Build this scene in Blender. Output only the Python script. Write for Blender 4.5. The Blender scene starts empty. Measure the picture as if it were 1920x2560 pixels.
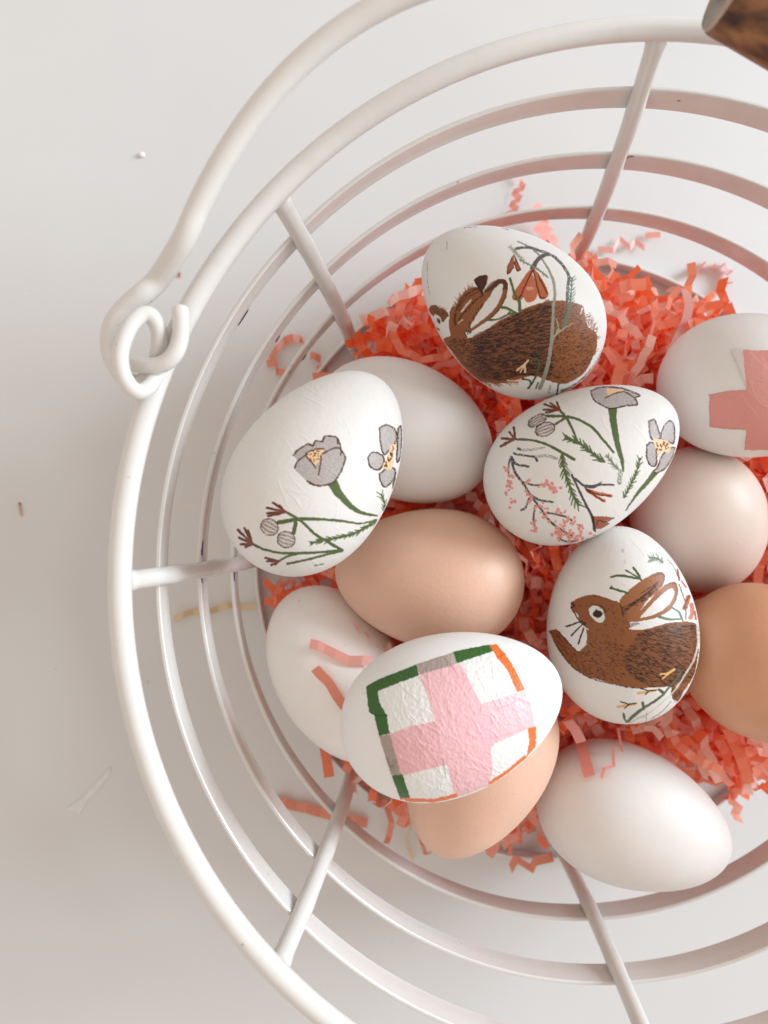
import bpy, math, random
import numpy as np
from mathutils import Matrix, Vector

random.seed(7)
rng = np.random.default_rng(11)
scene = bpy.context.scene
col = scene.collection

# ------------------------------------------------------------------ camera, world, light
FPX = 1923.0                                   # focal length in photo pixels (photo 1920 x 2560)
M = np.array([[0.9974533245, 0.0002912208, 0.0713216701],
              [0.0, -0.9999916638, 0.0040831687],
              [0.0713222646, -0.0040727702, -0.9974450096]])     # camera axes (x right, y down, z ahead) -> world
O = np.array([0.0661223312, 0.0168346219, 0.2959427120])         # basket foot, in camera axes
CAM = M @ (-O)

cam_d = bpy.data.cameras.new('camera')
cam = bpy.data.objects.new('camera', cam_d)
col.objects.link(cam)
cam_d.sensor_fit = 'VERTICAL'
cam_d.sensor_height = 36.0
cam_d.lens = FPX / 2560 * 36.0
cam_d.clip_start = 0.005
cam_d.clip_end = 20.0
cam_d.dof.use_dof = True
cam_d.dof.focus_distance = 0.212
cam_d.dof.aperture_fstop = 11.0
rx, ry, rz = M @ np.array([1, 0, 0.]), M @ np.array([0, -1, 0.]), M @ np.array([0, 0, -1.])
cam.matrix_world = Matrix(((rx[0], ry[0], rz[0], CAM[0]), (rx[1], ry[1], rz[1], CAM[1]),
                           (rx[2], ry[2], rz[2], CAM[2]), (0, 0, 0, 1)))
scene.camera = cam

world = bpy.data.worlds.new('World')
scene.world = world
world.use_nodes = True
bg = world.node_tree.nodes['Background']
bg.inputs['Color'].default_value = (1.0, 0.868, 0.77, 1)
bg.inputs['Strength'].default_value = 0.87

def area_light(name, loc, target, size, power, color):
    d = bpy.data.lights.new(name, 'AREA')
    d.shape = 'RECTANGLE'
    d.size, d.size_y = size
    d.energy = power
    d.color = color
    o = bpy.data.objects.new(name, d)
    col.objects.link(o)
    o.location = loc
    o.rotation_euler = (Vector(target) - Vector(loc)).to_track_quat('-Z', 'Y').to_euler()
    return o

area_light('window_light', (2.12, 0.70, 1.03), (0.0, 0.0, 0.03), (1.2, 1.0), 90.0, (0.80, 0.91, 1.0))

scene.view_settings.view_transform = 'Standard'
scene.view_settings.look = 'None'
scene.view_settings.exposure = 0.0
scene.view_settings.gamma = 1.0
scene.render.engine = 'CYCLES'
scene.cycles.max_bounces = 24
scene.cycles.diffuse_bounces = 20
scene.cycles.transmission_bounces = 20
scene.cycles.use_denoising = True

# ------------------------------------------------------------------ helpers
def lin(c):
    c = np.asarray(c, float) / 255.0
    return np.where(c <= 0.04045, c / 12.92, ((c + 0.055) / 1.055) ** 2.4)

def ray(u, v):
    d = np.stack([(np.asarray(u, float) - 960) / FPX, (np.asarray(v, float) - 1280) / FPX,
                  np.ones_like(np.asarray(u, float))], -1)
    return d @ M.T

def on_plane(u, v, z):
    d = ray(u, v)
    t = (z - CAM[2]) / d[..., 2]
    return CAM + d * np.asarray(t)[..., None]

def project(w):
    c = np.asarray(w) @ M + O
    return np.stack([960 + FPX * c[..., 0] / c[..., 2], 1280 + FPX * c[..., 1] / c[..., 2]], -1)

def catmull(pts, n=8):
    p = np.asarray(pts, float)
    p = np.vstack([2 * p[0] - p[1], p, 2 * p[-1] - p[-2]])
    out = []
    for i in range(1, len(p) - 2):
        t = np.linspace(0, 1, n, endpoint=False)[:, None]
        a, b, c, d = p[i - 1], p[i], p[i + 1], p[i + 2]
        out.append(0.5 * (2 * b + (c - a) * t + (2 * a - 5 * b + 4 * c - d) * t ** 2 + (3 * b - a - 3 * c + d) * t ** 3))
    return np.vstack(out + [p[-2][None]])

def mesh_obj(name, verts, faces, mat, parent=None, smooth=True, loc=None):
    me = bpy.data.meshes.new(name)
    verts = np.asarray(verts, float)
    if loc is not None:
        verts = verts - np.asarray(loc)
    me.from_pydata(verts.tolist(), [], [list(map(int, f)) for f in faces])
    me.materials.append(mat)
    if smooth:
        me.polygons.foreach_set('use_smooth', [True] * len(me.polygons))
    me.update()
    o = bpy.data.objects.new(name, me)
    col.objects.link(o)
    if loc is not None:
        o.location = loc
    if parent is not None:
        o.parent = parent
    return o

def tag(o, label, cat, group=None):
    o['label'] = label
    o['category'] = cat
    if group:
        o['group'] = group
    return o

def empty(name, loc=(0, 0, 0)):
    o = bpy.data.objects.new(name, None)
    o.empty_display_size = 0.01
    col.objects.link(o)
    o.location = loc
    return o

def tube(path, rad, seg=14, closed=False, caps=True):
    p = np.asarray(path, float)
    n = len(p)
    rad = np.broadcast_to(np.asarray(rad, float), (n,))
    if closed:
        tan = np.roll(p, -1, 0) - np.roll(p, 1, 0)
    else:
        tan = np.gradient(p, axis=0)
    tan /= np.linalg.norm(tan, axis=1)[:, None]
    up = np.array([0, 0, 1.])
    if abs(tan[0] @ up) > 0.9:
        up = np.array([1., 0, 0])
    nrm = up - up @ tan[0] * tan[0]
    nrm /= np.linalg.norm(nrm)
    vs = []
    a = np.linspace(0, 2 * np.pi, seg, endpoint=False)
    for i in range(n):
        nrm = nrm - nrm @ tan[i] * tan[i]
        nrm /= np.linalg.norm(nrm)
        b = np.cross(tan[i], nrm)
        vs.append(p[i] + rad[i] * (np.cos(a)[:, None] * nrm + np.sin(a)[:, None] * b))
    vs = np.vstack(vs)
    fs = []
    m = n if closed else n - 1
    for i in range(m):
        j = (i + 1) % n
        for k in range(seg):
            k2 = (k + 1) % seg
            fs.append((i * seg + k, j * seg + k, j * seg + k2, i * seg + k2))
    if caps and not closed:
        fs.append(tuple(range(seg)))
        fs.append(tuple(range((n - 1) * seg, n * seg))[::-1])
        fs[-2] = fs[-2][::-1]
        fs[-1] = fs[-1][::-1]
    return vs, fs

def round_ends(path, rad, k=5):
    """extra rings that round off both ends of a tube"""
    p = np.asarray(path, float)
    rad = np.broadcast_to(np.asarray(rad, float), (len(p),)).copy()
    th = np.linspace(0.12, np.pi / 2, k)[:-1]
    d0 = p[0] - p[1]; d0 /= np.linalg.norm(d0)
    d1 = p[-1] - p[-2]; d1 /= np.linalg.norm(d1)
    a = [p[0] + d0 * rad[0] * 0.7 * np.cos(t) for t in th]
    b = [p[-1] + d1 * rad[-1] * 0.7 * np.cos(t) for t in th[::-1]]
    return np.vstack([a, p, b]), np.concatenate([rad[0] * np.sin(th), rad, rad[-1] * np.sin(th[::-1])])

def vnoise(x, y, seed=0):
    """smooth value noise on plane arrays"""
    r = np.random.default_rng(seed).random((64, 64)) * 2 - 1
    xi, yi = np.floor(x).astype(int), np.floor(y).astype(int)
    fx, fy = x - xi, y - yi
    fx = fx * fx * (3 - 2 * fx); fy = fy * fy * (3 - 2 * fy)
    g = lambda i, j: r[i % 64, j % 64]
    return (g(xi, yi) * (1 - fx) + g(xi + 1, yi) * fx) * (1 - fy) + (g(xi, yi + 1) * (1 - fx) + g(xi + 1, yi + 1) * fx) * fy

# ------------------------------------------------------------------ materials
def new_mat(name):
    m = bpy.data.materials.new(name)
    m.use_nodes = True
    nt = m.node_tree
    return m, nt, nt.nodes['Principled BSDF']

def noise_node(nt, scale, detail=3.0, rough=0.55):
    tc = nt.nodes.new('ShaderNodeTexCoord')
    n = nt.nodes.new('ShaderNodeTexNoise')
    n.inputs['Scale'].default_value = scale
    n.inputs['Detail'].default_value = detail
    n.inputs['Roughness'].default_value = rough
    nt.links.new(tc.outputs['Object'], n.inputs['Vector'])
    return n

def ramp(nt, fac, stops):
    r = nt.nodes.new('ShaderNodeValToRGB')
    el = r.color_ramp.elements
    while len(el) < len(stops):
        el.new(0.5)
    for e, (p, c) in zip(el, stops):
        e.position = p
        e.color = (*c, 1)
    nt.links.new(fac, r.inputs['Fac'])
    return r

def add_bump(nt, b, height, strength, dist):
    bm = nt.nodes.new('ShaderNodeBump')
    bm.inputs['Strength'].default_value = strength
    bm.inputs['Distance'].default_value = dist
    nt.links.new(height, bm.inputs['Height'])
    nt.links.new(bm.outputs['Normal'], b.inputs['Normal'])
    return bm

def mix_col(nt, fac, a, b):
    m = nt.nodes.new('ShaderNodeMix')
    m.data_type = 'RGBA'
    if isinstance(fac, float):
        m.inputs[0].default_value = fac
    else:
        nt.links.new(fac, m.inputs[0])
    for s, v in ((6, a), (7, b)):
        if isinstance(v, tuple):
            m.inputs[s].default_value = (*v, 1)
        else:
            nt.links.new(v, m.inputs[s])
    return m.outputs[2]

# table: matt white board with faint cloudiness, specks and scuffs
def table_material():
    m, nt, b = new_mat('white_table_top')
    big = noise_node(nt, 9.0, 3)
    base = ramp(nt, big.outputs['Fac'], [(0.3, (0.57, 0.577, 0.578)), (0.7, (0.60, 0.607, 0.608))]).outputs['Color']
    sp = noise_node(nt, 210.0, 1.0)
    mask = ramp(nt, sp.outputs['Fac'], [(0.765, (0, 0, 0)), (0.80, (1, 1, 1))]).outputs['Color']
    gate = noise_node(nt, 31.0, 2)
    gm = ramp(nt, gate.outputs['Fac'], [(0.5, (0, 0, 0)), (0.62, (1, 1, 1))]).outputs['Color']
    mm = nt.nodes.new('ShaderNodeMath'); mm.operation = 'MULTIPLY'
    nt.links.new(mask, mm.inputs[0]); nt.links.new(gm, mm.inputs[1])
    m2 = nt.nodes.new('ShaderNodeMath'); m2.operation = 'MULTIPLY'
    nt.links.new(mm.outputs[0], m2.inputs[0]); m2.inputs[1].default_value = 0.55
    c = mix_col(nt, m2.outputs[0], base, (0.42, 0.33, 0.27))
    nt.links.new(c, b.inputs['Base Color'])
    b.inputs['Roughness'].default_value = 0.42
    rg = ramp(nt, noise_node(nt, 24.0, 4).outputs['Fac'], [(0.3, (0.36,) * 3), (0.7, (0.52,) * 3)])
    nt.links.new(rg.outputs['Color'], b.inputs['Roughness'])
    add_bump(nt, b, noise_node(nt, 60.0, 4).outputs['Fac'], 0.10, 0.0006)
    return m

def enamel_material():
    m, nt, b = new_mat('white_enamel_wire')
    n = noise_node(nt, 140.0, 4)
    base = ramp(nt, n.outputs['Fac'], [(0.25, (0.605, 0.59, 0.56)), (0.4, (0.63, 0.62, 0.595)), (0.8, (0.65, 0.64, 0.62))]).outputs['Color']
    sp = ramp(nt, noise_node(nt, 480.0, 1).outputs['Fac'], [(0.77, (0, 0, 0)), (0.81, (0.7,) * 3)]).outputs['Color']
    nt.links.new(mix_col(nt, sp, base, (0.38, 0.26, 0.2)), b.inputs['Base Color'])
    b.inputs['Roughness'].default_value = 0.17
    b.inputs['Coat Weight'].default_value = 0.25
    b.inputs['Coat Roughness'].default_value = 0.15
    add_bump(nt, b, noise_node(nt, 420.0, 2).outputs['Fac'], 0.10, 0.0004)
    return m

def shell_material(name, rgb, rough=0.42, sss=0.12, mott=0.06, bump=0.12, speck=(0.35, 0.22, 0.15), coat=0.0):
    m, nt, b = new_mat(name)
    rgb = np.asarray(rgb, float)
    n = noise_node(nt, 55.0, 5, 0.6)
    base = ramp(nt, n.outputs['Fac'], [(0.3, tuple(rgb * (1 - mott))), (0.7, tuple(np.minimum(rgb * (1 + mott * 0.6), 0.95)))]).outputs['Color']
    sp = ramp(nt, noise_node(nt, 620.0, 1).outputs['Fac'], [(0.785, (0, 0, 0)), (0.82, (0.45,) * 3)]).outputs['Color']
    nt.links.new(mix_col(nt, sp, base, speck), b.inputs['Base Color'])
    b.inputs['Roughness'].default_value = rough
    b.inputs['Subsurface Weight'].default_value = sss
    b.inputs['Subsurface Radius'].default_value = (1.0, 0.45, 0.3)
    b.inputs['Subsurface Scale'].default_value = 0.006
    b.inputs['Coat Weight'].default_value = coat
    b.inputs['Coat Roughness'].default_value = 0.3
    add_bump(nt, b, noise_node(nt, 900.0, 2).outputs['Fac'], bump, 0.00025)
    return m

def print_material(name, rough=0.38, wrinkle=0.35):
    m, nt, b = new_mat(name)
    a = nt.nodes.new('ShaderNodeVertexColor')
    a.layer_name = 'ink'
    nt.links.new(a.outputs['Color'], b.inputs['Base Color'])
    b.inputs['Roughness'].default_value = rough
    b.inputs['Specular IOR Level'].default_value = 0.3
    b.inputs['Coat Weight'].default_value = 0.05
    b.inputs['Coat Roughness'].default_value = 0.3
    add_bump(nt, b, noise_node(nt, 420.0, 4, 0.65).outputs['Fac'], wrinkle, 0.0005)
    return m

def shred_material():
    m, nt, b = new_mat('crinkled_tissue_paper')
    nt.nodes.remove(b)
    out = nt.nodes['Material Output']
    a = nt.nodes.new('ShaderNodeVertexColor')
    a.layer_name = 'ink'
    fib = ramp(nt, noise_node(nt, 700.0, 3).outputs['Fac'], [(0.3, (0.97,) * 3), (0.7, (1.0,) * 3)]).outputs['Color']
    mul = nt.nodes.new('ShaderNodeMix'); mul.data_type = 'RGBA'; mul.blend_type = 'MULTIPLY'
    mul.inputs[0].default_value = 1.0
    nt.links.new(a.outputs['Color'], mul.inputs[6]); nt.links.new(fib, mul.inputs[7])
    d = nt.nodes.new('ShaderNodeBsdfDiffuse')
    t = nt.nodes.new('ShaderNodeBsdfTranslucent')
    g = nt.nodes.new('ShaderNodeBsdfGlossy'); g.inputs['Roughness'].default_value = 0.4
    gm = nt.nodes.new('ShaderNodeGamma'); gm.inputs['Gamma'].default_value = 1.8      # light that has passed through the sheet is deeper in colour
    nt.links.new(mul.outputs[2], gm.inputs['Color'])
    nt.links.new(mul.outputs[2], d.inputs['Color']); nt.links.new(gm.outputs['Color'], t.inputs['Color'])
    x = nt.nodes.new('ShaderNodeMixShader'); x.inputs[0].default_value = 0.50
    nt.links.new(d.outputs[0], x.inputs[1]); nt.links.new(t.outputs[0], x.inputs[2])
    y = nt.nodes.new('ShaderNodeMixShader'); y.inputs[0].default_value = 0.045
    nt.links.new(x.outputs[0], y.inputs[1]); nt.links.new(g.outputs[0], y.inputs[2])
    nt.links.new(y.outputs[0], out.inputs['Surface'])
    return m

def wood_material():
    m, nt, b = new_mat('brown_turned_wood')
    tc = nt.nodes.new('ShaderNodeTexCoord')
    mp = nt.nodes.new('ShaderNodeMapping')
    mp.inputs['Rotation'].default_value = (0, 0, math.radians(22.3))
    mp.inputs['Scale'].default_value = (35, 260, 260)
    nt.links.new(tc.outputs['Object'], mp.inputs['Vector'])
    n = nt.nodes.new('ShaderNodeTexNoise'); n.inputs['Scale'].default_value = 1.0; n.inputs['Detail'].default_value = 5
    nt.links.new(mp.outputs['Vector'], n.inputs['Vector'])
    c = ramp(nt, n.outputs['Fac'], [(0.32, (0.035, 0.010, 0.005)), (0.5, (0.18, 0.068, 0.022)), (0.68, (0.32, 0.145, 0.055))])
    nt.links.new(c.outputs['Color'], b.inputs['Base Color'])
    b.inputs['Roughness'].default_value = 0.5
    add_bump(nt, b, n.outputs['Fac'], 0.4, 0.0006)
    return m

def plain_material(name, rgb, rough=0.5, var=0.15):
    m, nt, b = new_mat(name)
    rgb = np.asarray(rgb, float)
    c = ramp(nt, noise_node(nt, 300.0, 3).outputs['Fac'], [(0.3, tuple(rgb * (1 - var))), (0.7, tuple(np.minimum(rgb * (1 + var), 0.95)))])
    nt.links.new(c.outputs['Color'], b.inputs['Base Color'])
    b.inputs['Roughness'].default_value = rough
    return m

MAT_TABLE = table_material()
MAT_WIRE = enamel_material()
MAT_WOOD = wood_material()
MAT_SHRED = shred_material()

# ------------------------------------------------------------------ the table
v = [(-1.1, -1.1, 0), (1.1, -1.1, 0), (1.1, 1.1, 0), (-1.1, 1.1, 0)]
table = mesh_obj('table_top', v + [(x, y, -0.03) for x, y, _ in v],
                 [(0, 1, 2, 3), (7, 6, 5, 4), (0, 4, 5, 1), (1, 5, 6, 2), (2, 6, 7, 3), (3, 7, 4, 0)], MAT_TABLE, smooth=False)
table['kind'] = 'structure'

# ------------------------------------------------------------------ the basket
RR = [0.1360, 0.1310, 0.1242, 0.1180, 0.1139]          # rim, then four flat hoops
ZZ = [0.1062, 0.0842, 0.0612, 0.0366, 0.0030]
RIM_R, SPOKE_R, HOOP_T, HOOP_H = 0.0028, 0.0024, 0.0012, 0.0092

basket = empty('wire_basket')
tag(basket, 'round white enamelled wire basket with flat hoops, wooden grip handle and eggs inside', 'basket')

def circle(r, z, n=200):
    a = np.linspace(0, 2 * np.pi, n, endpoint=False)
    return np.stack([r * np.cos(a), r * np.sin(a), np.full(n, z)], 1)

vs, fs = tube(circle(RR[0], ZZ[0]), RIM_R, 18, closed=True)
mesh_obj('rim', vs, fs, MAT_WIRE, basket)

def hoop_mesh(r, z, slope, n=220, high=HOOP_H):
    t, hh, c = HOOP_T / 2, high / 2, 0.0003
    g = 0.00018
    prof = [(-t, -hh + c), (-t - g * .75, -hh * .4), (-t - g, -hh * .06), (-t - g, hh * .06), (-t - g * .75, hh * .4), (-t, hh - c), (-t + c, hh), (t - c, hh), (t, hh - c), (t, -hh + c), (t - c, -hh), (-t + c, -hh)]
    m = len(prof)
    vs, fs = [], []
    for i in range(n):
        a = 2 * np.pi * i / n
        for pr, pz in prof:
            rr = r + pr * math.cos(slope) + pz * math.sin(slope)
            zz = z - pr * math.sin(slope) + pz * math.cos(slope)
            vs.append((rr * math.cos(a), rr * math.sin(a), zz))
    for i in range(n):
        j = (i + 1) % n
        for k in range(m):
            k2 = (k + 1) % m
            fs.append((i * m + k, i * m + k2, j * m + k2, j * m + k))
    return vs, fs

SLOPE = [0, math.radians(1.5), math.radians(2), math.radians(1.5), 0]
for i in range(1, 5):
    vs, fs = hoop_mesh(RR[i], ZZ[i], SLOPE[i], high=0.0056 if i == 4 else HOOP_H)
    h = mesh_obj('hoop', vs, fs, MAT_WIRE, basket)
    md = h.modifiers.new('edge', 'EDGE_SPLIT')
    md.split_angle = math.radians(33)

prof_rz = [(RR[0] - 0.0002, ZZ[0] - 0.0004)] + [(RR[i] - 0.0028, ZZ[i]) for i in (1, 2, 3)] + \
          [(RR[4] - 0.0030, 0.0125), (RR[4] - 0.0042, 0.0062), (RR[4] - 0.0085, 0.0034), (0.095, 0.0030), (0.036, 0.0030)]
prof_rz = catmull(prof_rz, 14)
LEAN = {2: (87.0, 92.3), 3: (135.0, 137.2), 5: (224.8, 222.9)}       # foot and top angle of the spokes that stand a little askew
for k in range(8):
    a0, a1 = LEAN.get(k, (45.0 * k, 45.0 * k))
    a = np.radians(a0 + (a1 - a0) * np.clip(prof_rz[:, 1] / ZZ[0], 0, 1))
    path = np.stack([prof_rz[:, 0] * np.cos(a), prof_rz[:, 0] * np.sin(a), prof_rz[:, 1]], 1)
    sr = np.full(len(path), SPOKE_R)
    for zi in ZZ[1:4]:
        sr += 0.00018 * np.exp(-((path[:, 2] - zi) / 0.0028) ** 2)
    sr += 0.0004 * np.exp(-((path[:, 2] - ZZ[0] + 0.003) / 0.0018) ** 2)
    vs, fs = tube(path, sr, 16)
    mesh_obj('spoke', vs, fs, MAT_WIRE, basket)
vs, fs = tube(circle(0.036, 0.0030, 60), SPOKE_R, 12, closed=True)
mesh_obj('base_ring', vs, fs, MAT_WIRE, basket)

# swing handle: bail wire with a coiled eye at each end, hooked on lugs welded to the rim
psi = math.radians(157.7)
E3 = np.array([math.cos(psi), math.sin(psi), 0.0])
B3 = np.array([math.sin(psi), -math.cos(psi), 0.0])            # towards the back of the basket
if B3[1] < 0:
    B3 = -B3
UPZ = np.array([0, 0, 1.0])
AL, BH, BR, PW = math.radians(16.0), 0.120, 0.136 * 1.04, 2.8

def ear(cx, cy, z):
    return on_plane(220 + 0.2411 * cx, 680 + 0.2411 * cy, z)

eye = [(740, 60, .1075), (560, 235, .1070), (400, 370, .1060), (285, 510, .1050), (230, 680, .1040), (250, 880, .1035), (350, 1060, .1035),
       (500, 1150, .1040), (640, 1060, .1055), (725, 850, .1085), (735, 620, .1110), (660, 460, .1130), (560, 445, .1140), (450, 545, .1150),
       (370, 710, .1155), (335, 880, .1155), (360, 1050, .1150), (440, 1190, .1140), (540, 1240, .1125), (640, 1180, .1105), (710, 1060, .1080), (750, 930, .1055)]
eye_w = np.array([ear(*e) for e in eye])
tt = np.linspace(0, math.pi / 2, 500)
bail = np.array([0, 0, ZZ[0]]) + BR * np.cos(tt)[:, None] ** (2 / PW) * E3 + BH * np.sin(tt)[:, None] ** (2 / PW) * (math.cos(AL) * B3 + math.sin(AL) * UPZ)
bp = project(bail)
start = int(np.argmax(bp[:, 1] < 600))
half = np.vstack([bail[start:][::-1]])
seglen = np.concatenate([[0], np.cumsum(np.linalg.norm(np.diff(half, axis=0), axis=1))])
half = np.stack([np.interp(np.linspace(0, seglen[-1], 26), seglen, half[:, k]) for k in range(3)], 1)
left_path = catmull(np.vstack([half, eye_w]), 8)
nl = len(left_path)
frac = np.linspace(0, 1, nl)
thin = 1 - 0.31 * np.clip((np.arange(nl) - 8 * 27) / (8 * 7.0), 0, 1)
left_rad = 0.0027 * thin
mirror = lambda p: p - 2 * (p @ E3)[:, None] * E3
full_path = np.vstack([mirror(left_path)[::-1][:-1], left_path])
full_rad = np.concatenate([left_rad[::-1][:-1], left_rad])
full_path, full_rad = round_ends(full_path, full_rad)
vs, fs = tube(full_path, full_rad, 16)
handle = mesh_obj('handle', vs, fs, MAT_WIRE, basket)

apex = half[0]
prof = [(-.0515, .0108), (-.0513, .0111), (-.0507, .0113), (-.03, .0128), (0, .0132), (.03, .0128), (.0507, .0113), (.0513, .0111), (.0515, .0108)]
g_path = [apex - E3 * x for x, _ in prof]
vs, fs = tube(g_path, [r for _, r in prof], 40)
grip = mesh_obj('grip', vs, fs, MAT_WOOD, handle)
grip.modifiers.new('edge', 'EDGE_SPLIT').split_angle = math.radians(40)
grip['label'] = 'brown turned wooden grip'
MAT_LIT_END = plain_material('pale_lit_end', (0.42, 0.34, 0.28), 0.6, 0.1)  # end faces coloured paler than the wood, standing in for light on them
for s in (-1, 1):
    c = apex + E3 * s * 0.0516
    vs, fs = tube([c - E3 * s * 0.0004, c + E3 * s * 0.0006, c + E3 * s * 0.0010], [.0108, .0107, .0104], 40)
    mesh_obj('end_face', vs, fs, MAT_LIT_END, grip)

hook = [(955, 400, .1118), (968, 560, .1119), (950, 720, .1119), (890, 860, .1118), (790, 945, .1112), (660, 975, .1102), (540, 960, .1088), (430, 925, .1070), (390, 930, .1050)]
hk = catmull([ear(*p) for p in hook], 8)
for pth in (hk, mirror(hk)):
    p2, r2 = round_ends(pth, np.full(len(pth), 0.0020))
    vs, fs = tube(p2, r2, 16)
    mesh_obj('hook_lug', vs, fs, MAT_WIRE, basket)

# worn paint on the hoops
MAT_CHIP = plain_material('bare_dark_metal', (0.06, 0.05, 0.045), 0.5)
MAT_RUST = plain_material('rust_mark', (0.26, 0.12, 0.07), 0.7)
MAT_PURPLE = plain_material('purple_paint_mark', (0.13, 0.02, 0.15), 0.5)

def chip(u, v, i, lu, lv, mat, name, seed):
    d = ray(u, v)
    lo, hi = ZZ[i] - HOOP_H, ZZ[i] + HOOP_H
    best = None
    for z in np.linspace(hi, lo, 400):
        p = CAM + d * (z - CAM[2]) / d[2]
        rr = RR[i] - (HOOP_T / 2 + 0.0002) + (z - ZZ[i]) * math.tan(SLOPE[i])
        e = abs(math.hypot(p[0], p[1]) - rr)
        if best is None or e < best[0]:
            best = (e, p)
    p = best[1]
    z = min(max(p[2], ZZ[i] - HOOP_H * .45), ZZ[i] + HOOP_H * .45)
    a0 = math.atan2(p[1], p[0])
    rg = np.random.default_rng(seed)
    n = 9
    vs = []
    for lay in (0.00004, -0.0003):
        for k in range(n):
            t = 2 * math.pi * k / n
            w = 0.6 + 0.5 * np.random.default_rng(seed * 31 + k).random()
            a = a0 + lu * w * math.cos(t) / RR[i]
            zz = z + lv * w * math.sin(t)
            rr = RR[i] - (HOOP_T / 2 + 0.0002) + (zz - ZZ[i]) * math.tan(SLOPE[i]) - lay
            vs.append((rr * math.cos(a), rr * math.sin(a), zz))
    fs = [tuple(range(n)), tuple(range(n, 2 * n))[::-1]] + [(k, k + n, (k + 1) % n + n, (k + 1) % n) for k in range(n)]
    mesh_obj(name, vs, fs, mat, basket, smooth=False)

chip(613, 795, 1, .0030, .0005, MAT_CHIP, 'paint_chip', 1)
chip(695, 848, 2, .0013, .0006, MAT_CHIP, 'paint_chip', 2)
chip(763, 897, 3, .0011, .0004, MAT_CHIP, 'paint_chip', 3)
chip(726, 930, 3, .0005, .0005, MAT_RUST, 'rust_mark', 4)
chip(489, 1383, 2, .0013, .0007, MAT_PURPLE, 'paint_mark', 5)
chip(491, 1365, 2, .0016, .0003, MAT_PURPLE, 'paint_mark', 9)
chip(487, 1452, 2, .0014, .0004, MAT_PURPLE, 'paint_mark', 6)
chip(570, 1440, 3, .0022, .0004, MAT_PURPLE, 'paint_mark', 7)
chip(1588, 381, 2, .0008, .0004, MAT_RUST, 'rust_mark', 8)
chip(1567, 394, 2, .0007, .0004, MAT_RUST, 'rust_mark', 10)
chip(1697, 252, 1, .0006, .0003, MAT_RUST, 'rust_mark', 12)

# ------------------------------------------------------------------ the eggs
L0, W0 = 0.060, 0.0445
EGG = {   # photo x, y, distance, turn, tilt, size, slimness, point
    1: (1275.7, 775.2, 0.22674, 3.7649, 0.1917, 0.9991, 0.9749, 0.167),
    2: (1893.1, 968.5, 0.23691, 0.1021, 0.0457, 0.9946, 0.9853, 0.132),
    3: (792.1, 1179.4, 0.20621, -0.9653, 0.0469, 0.9999, 0.9518, 0.147),
    4: (1009.3, 1077.3, 0.24585, 0.4546, -0.0017, 0.9893, 0.9783, 0.017),
    5: (1451.7, 1153.8, 0.22339, -0.5311, 0.1964, 0.9798, 0.9588, 0.157),
    6: (1748.3, 1311.2, 0.26093, 0.9428, -0.7147, 0.9892, 0.9860, 0.113),
    7: (1073.1, 1443.8, 0.24103, 3.2512, 0.0027, 0.9867, 0.9995, 0.143),
    8: (845.0, 1682.9, 0.25180, 1.0593, 0.1059, 1.0185, 0.9028, 0.041),
    9: (1128.2, 1779.1, 0.20223, -0.3155, 0.0195, 0.9927, 0.9427, 0.137),
    10: (1190.2, 1895.1, 0.23823, 1.9917, 0.1587, 1.0270, 0.9870, 0.189),
    11: (1551.8, 1561.1, 0.23074, -1.6671, 0.1996, 0.9990, 0.9873, 0.123),
    12: (1909.6, 1669.9, 0.24326, 0.7547, -0.5204, 1.0288, 1.0000, 0.160),
    13: (1580.2, 2042.2, 0.24768, 0.3099, 0.2043, 1.0249, 0.9598, 0.160),
}

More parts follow.
